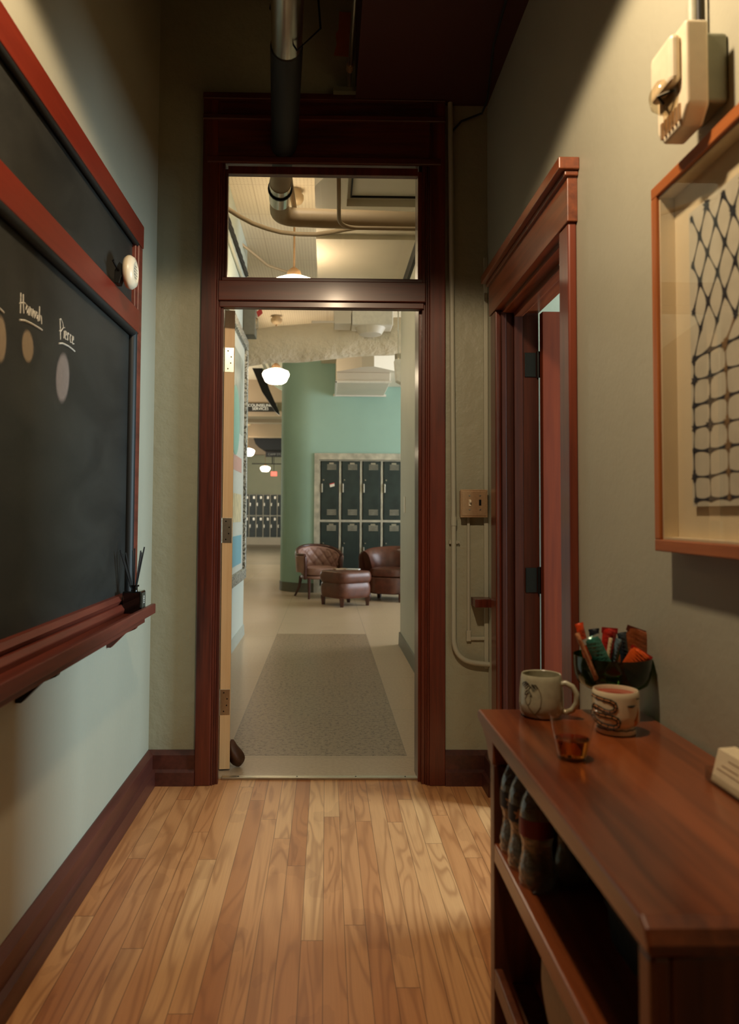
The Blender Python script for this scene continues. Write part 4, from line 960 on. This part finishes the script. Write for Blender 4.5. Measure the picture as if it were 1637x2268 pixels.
labs = ['dark locker with a red-topped white sticker, leftmost beside the teal wall', 'dark locker second from the teal wall, behind the tufted chair and ottoman', 'dark locker third from the teal wall, between ottoman and club chair', 'dark green locker fourth from the teal wall, above the club chair', 'dark green locker farthest right, mostly hidden by the hall wall']
for i in range(5):
    L = locker(-.105 + i * .317, 11.64, .317, .08, 1.08, 2.005, labs[i], 'lockers set into the teal wall')
    if i == 0: st_ = L
mb = MB().prism([(.06, 1.585), (.13, 1.605), (.122, 1.655), (.052, 1.635)], 1, 11.628, 11.631); mb.build('paper_sticker', WHITEP, st_)
MB().prism([(.055, 1.625), (.125, 1.645), (.122, 1.657), (.052, 1.637)], 1, 11.626, 11.6285).build('sticker_red_edge', plain('sticker_red', (200, 50, 50), .5), st_)
mb = MB(); mb.box(-.179, -.105, 11.575, 12.05, 0, 2.10).box(-.105, 1.50, 11.575, 12.05, 2.005, 2.10).box(-.105, 1.48, 11.62, 12.05, 0, .08); struct('trim_9', mb, DULLMET)
far_l = ['far dark locker at the left end, half behind the poster frame', 'far dark locker second from the left, in line with the exit corridor', 'far dark locker third from the left, below the farthest pendant', 'far dark locker fourth from the left, below the exit sign', 'far dark locker fifth from the left, next to the teal wall edge', 'far dark locker tucked behind the teal wall edge']
for i in range(6): locker(-3.245 + i * .272, 29.75, .272, .27, 1.12, 1.95, far_l[i], 'lockers on the far corridor wall', False)

# signs
s1 = thing('counseling_sign', 'black hanging sign reading counseling services on the corridor beam', 'sign', (-1.3, 15.0, 3.19))
bx(-1.66, -.99, 15.0, 15.10, 3.19, 3.345).build('panel', SIGNB, s1); bx(-.99, -.975, 14.995, 15.03, 3.18, 3.35).build('end_cap', STEEL, s1)
MT = lambda x, y, z: Matrix.Translation((x, y, z)) @ Matrix.Rotation(radians(90), 4, 'X')
text_mb('COUNSELING', .078, MT(-1.30, 14.995, 3.302), .002).build('lettering', SIGNW, s1)
text_mb('SERVICES', .078, MT(-1.30, 14.995, 3.236), .002).build('lettering', SIGNW, s1)
s2 = thing('studio_sign', 'small black sign reading camp studio deep in the corridor', 'sign', (-1.5, 24.0, 2.96))
bx(-1.90, -1.25, 24.0, 24.03, 2.965, 3.12).build('panel', SIGNB, s2)
text_mb('CAMP STUDIO', .095, MT(-1.52, 23.995, 3.043), .002).build('lettering', plain('dim_lettering', (150, 148, 138), .6), s2)
o = thing('exit_sign', None, None, (-1.91, 28.02, 2.57)); bx(-2.02, -1.80, 28.0, 28.05, 2.57, 2.73).build('panel', EXITM, o); MB().tube([(-1.91, 28.02, 2.73), (-1.91, 28.02, 3.75)], .01, 6).build('rod', BLACKMET, o); tag(o, 'small glowing red exit sign above the far lockers', 'sign')
o = MB().prism([(-2.3, 3.745), (-2.15, 3.3), (-1.9, 3.13), (-.9, 3.13), (-.9, 3.745)], 1, 23.2, 24.4).build('black_duct', BLACKP); tag(o, 'black fabric-covered duct above the camp studio sign', 'duct')
o = bx(-2.6, -1.2, 26.8, 26.85, 2.92, 2.95).box(-1.9, -1.87, 26.8, 26.85, 2.95, 3.75).build('dark_rail', BLACKP); tag(o, 'thin dark rail crossing the corridor behind the camp studio sign', 'rail')
o = MB().prism([(-1.36, 3.829), (-1.18, 3.829), (-1.05, 3.45), (-.87, 3.05), (-.86, 2.98), (-.93, 3.03), (-1.18, 3.40)], 1, 13.9, 14.1).build('dark_bracket', BLACKMET); tag(o, 'dark hanger bracket where the white pipes meet the teal wall', 'bracket')

# ------------------------------------------------------------------ seating
def barrel(name, lab, cx, cy, rot, R0, seat_z, arm_z, top_z, base_z, th, leather, woodtrim, legs_h, tuft, mesh_z0):
    root = thing(name, lab, 'armchair', (cx, cy, 0))
    a0, a1 = radians(-35), radians(215)
    def shell(inner):
        def f(u, v):
            a = a0 + (a1 - a0) * u; k = sin(pi * min(1, max(0, (a + radians(0)) / pi))) if 0 < a < pi else 0
            zt = arm_z + (top_z - arm_z) * max(0, k) ** .8
            z = mesh_z0 + (zt - mesh_z0) * v
            r = R0 if inner else R0 + th
            if inner: r -= th * .3 * sin(pi * v)
            if inner and tuft and .15 < v < .95:
                g = abs(sin(u * pi * 9 + (v * 4) * pi / 2)) * abs(sin(u * pi * 9 - (v * 4) * pi / 2)); r += .022 * (1 - g) ** 6 
            r += .02 * v
            return (cx + r * cos(a), cy + r * sin(a) * .95, z)
        return f
    mb = MB(); nu, nv = 90, 24
    def both(u, v):  # closed loop: inner up, over the roll, outer down
        if v < .45: return shell(True)(u, v / .45)
        if v < .55:
            t = (v - .45) / .1; p, q = Vector(shell(True)(u, 1)), Vector(shell(False)(u, 1)); r = p.lerp(q, t); r.z += th * .5 * sin(pi * t); return tuple(r)
        return shell(False)(u, (1 - v) / .45)
    mb.grid(both, nu, 48)
    bmesh.ops.holes_fill(mb.bm, edges=[e for e in mb.bm.edges if e.is_boundary], sides=0)
    mb.build('backrest', leather, root, smooth=True)
    def seat(z0, z1, rr, name_, mat_):
        m_ = MB(); N = 40
        def pt(k, z, s):
            a = 2 * pi * k / N; x = rr * s * cos(a); y = rr * s * sin(a) * .95
            if y < -rr * .86 * s: y = -rr * .86 * s
            return (cx + x, cy + y - .03, z)
        prev = None
        for z, s in ((z0, .0), (z0, .94), (z0 + .012, 1.0), (z1 - .03, 1.0), (z1 - .008, .96), (z1 + .012, .55), (z1 + .015, 0)):
            ring = [m_.bm.verts.new(pt(k, z, max(s, .001))) for k in range(N)]
            if prev:
                for k in range(N): m_.bm.faces.new((prev[k], prev[(k + 1) % N], ring[(k + 1) % N], ring[k]))
            prev = ring
        m_.build(name_, mat_, root, smooth=True)
    seat(seat_z - .11, seat_z, R0 * .97, 'seat_cushion', leather)
    seat(base_z, seat_z - .11, R0 * 1.0, 'seat_base', leather)
    if woodtrim:
        pts = []
        for i in range(61):
            u = i / 60; p = Vector(shell(False)(u, 1)).lerp(Vector(shell(True)(u, 1)), .5); p.z += th * .45; pts.append(p)
        MB().tube(pts, .022, 10).build('top_rail', CHAIRW, root, smooth=True)
        for u in (0, 1):
            p = Vector(shell(False)(u, 1)).lerp(Vector(shell(True)(u, 1)), .5); q = Vector((p.x, p.y, base_z))
            MB().tube([p, p.lerp(q, .4) + Vector((0, -.02, 0)), q], [.024, .020, .024], 10).build('arm_post', CHAIRW, root, smooth=True)
    for sx, sy in ((-1, -1), (1, -1), (-1, 1), (1, 1)):
        x, y = cx + sx * R0 * .80, cy - .03 + sy * R0 * .74
        splay = .07 if (woodtrim and sy > 0) else 0
        MB().tube([(x, y, base_z + .02), (x + sx * splay * .2, y + splay * .4, base_z * .5), (x + sx * splay, y + splay, 0)], [.026, .021, .015] if woodtrim else [.035, .034, .028], 8).build('leg', CHAIRW, root)
    root.rotation_euler = (0, 0, rot); return root
barrel('tufted_armchair', 'tufted mauve-brown barrel armchair with dark wood legs by the teal wall', -.09, 10.98, radians(18), .275, .43, .58, .70, .27, .055, LEATHD, True, .27, True, .36)
barrel('club_armchair', 'glossy brown leather club armchair at the edge of the hall right wall', .90, 10.66, radians(-24), .29, .44, .60, .66, .10, .14, LEATH, False, .10, False, .10)
ot = thing('leather_ottoman', 'square brown leather ottoman between the two armchairs', 'ottoman', (.26, 10.05, 0))
def cushion(z0, z1, hw, puff):
    def f(u, v):
        a = 2 * pi * u; c, s = cos(a), sin(a); k = (abs(c) ** 6 + abs(s) ** 6) ** (-1 / 6)
        prof = min(1, (sin(pi * min(1, max(0, v)))) ** .055) if 0 < v < 1 else 0
        r = hw * k * (.93 * prof + .07 * (prof > 0)) + puff * sin(pi * v)
        return (.26 + r * c, 10.05 + r * s, z0 + (z1 - z0) * v + (.0 if v < .5 else .0))
    return f
MB().grid(cushion(.09, .325, .258, .003), 64, 14, True).build('base_box', LEATH, ot, smooth=True)
MB().grid(cushion(.285, .455, .264, .006), 64, 14, True).build('top_cushion', LEATH, ot, smooth=True)
for sx, sy in ((-1, -1), (1, -1), (-1, 1), (1, 1)):
    x, y = .26 + sx * .205, 10.05 + sy * .205
    MB().tube([(x, y, .12), (x, y, 0)], [.042, .028], 4).build('leg', CHAIRW, ot)
ot.rotation_euler = (0, 0, radians(35))
for i, (x, y, r, c, lab) in enumerate(((.20, 10.12, .3, (176, 150, 120), 'tan folded paper lying on the ottoman, left of the white booklet'), (.36, 10.08, -.25, (216, 216, 208), 'white booklet lying on the right of the ottoman top'))):
    o = bx(x - .085, x + .085, y - .06, y + .06, .453, .465).build('magazine', plain('paper_%d' % i, c, .6)); o.rotation_euler = (0, 0, r); tag(o, lab, 'magazine')
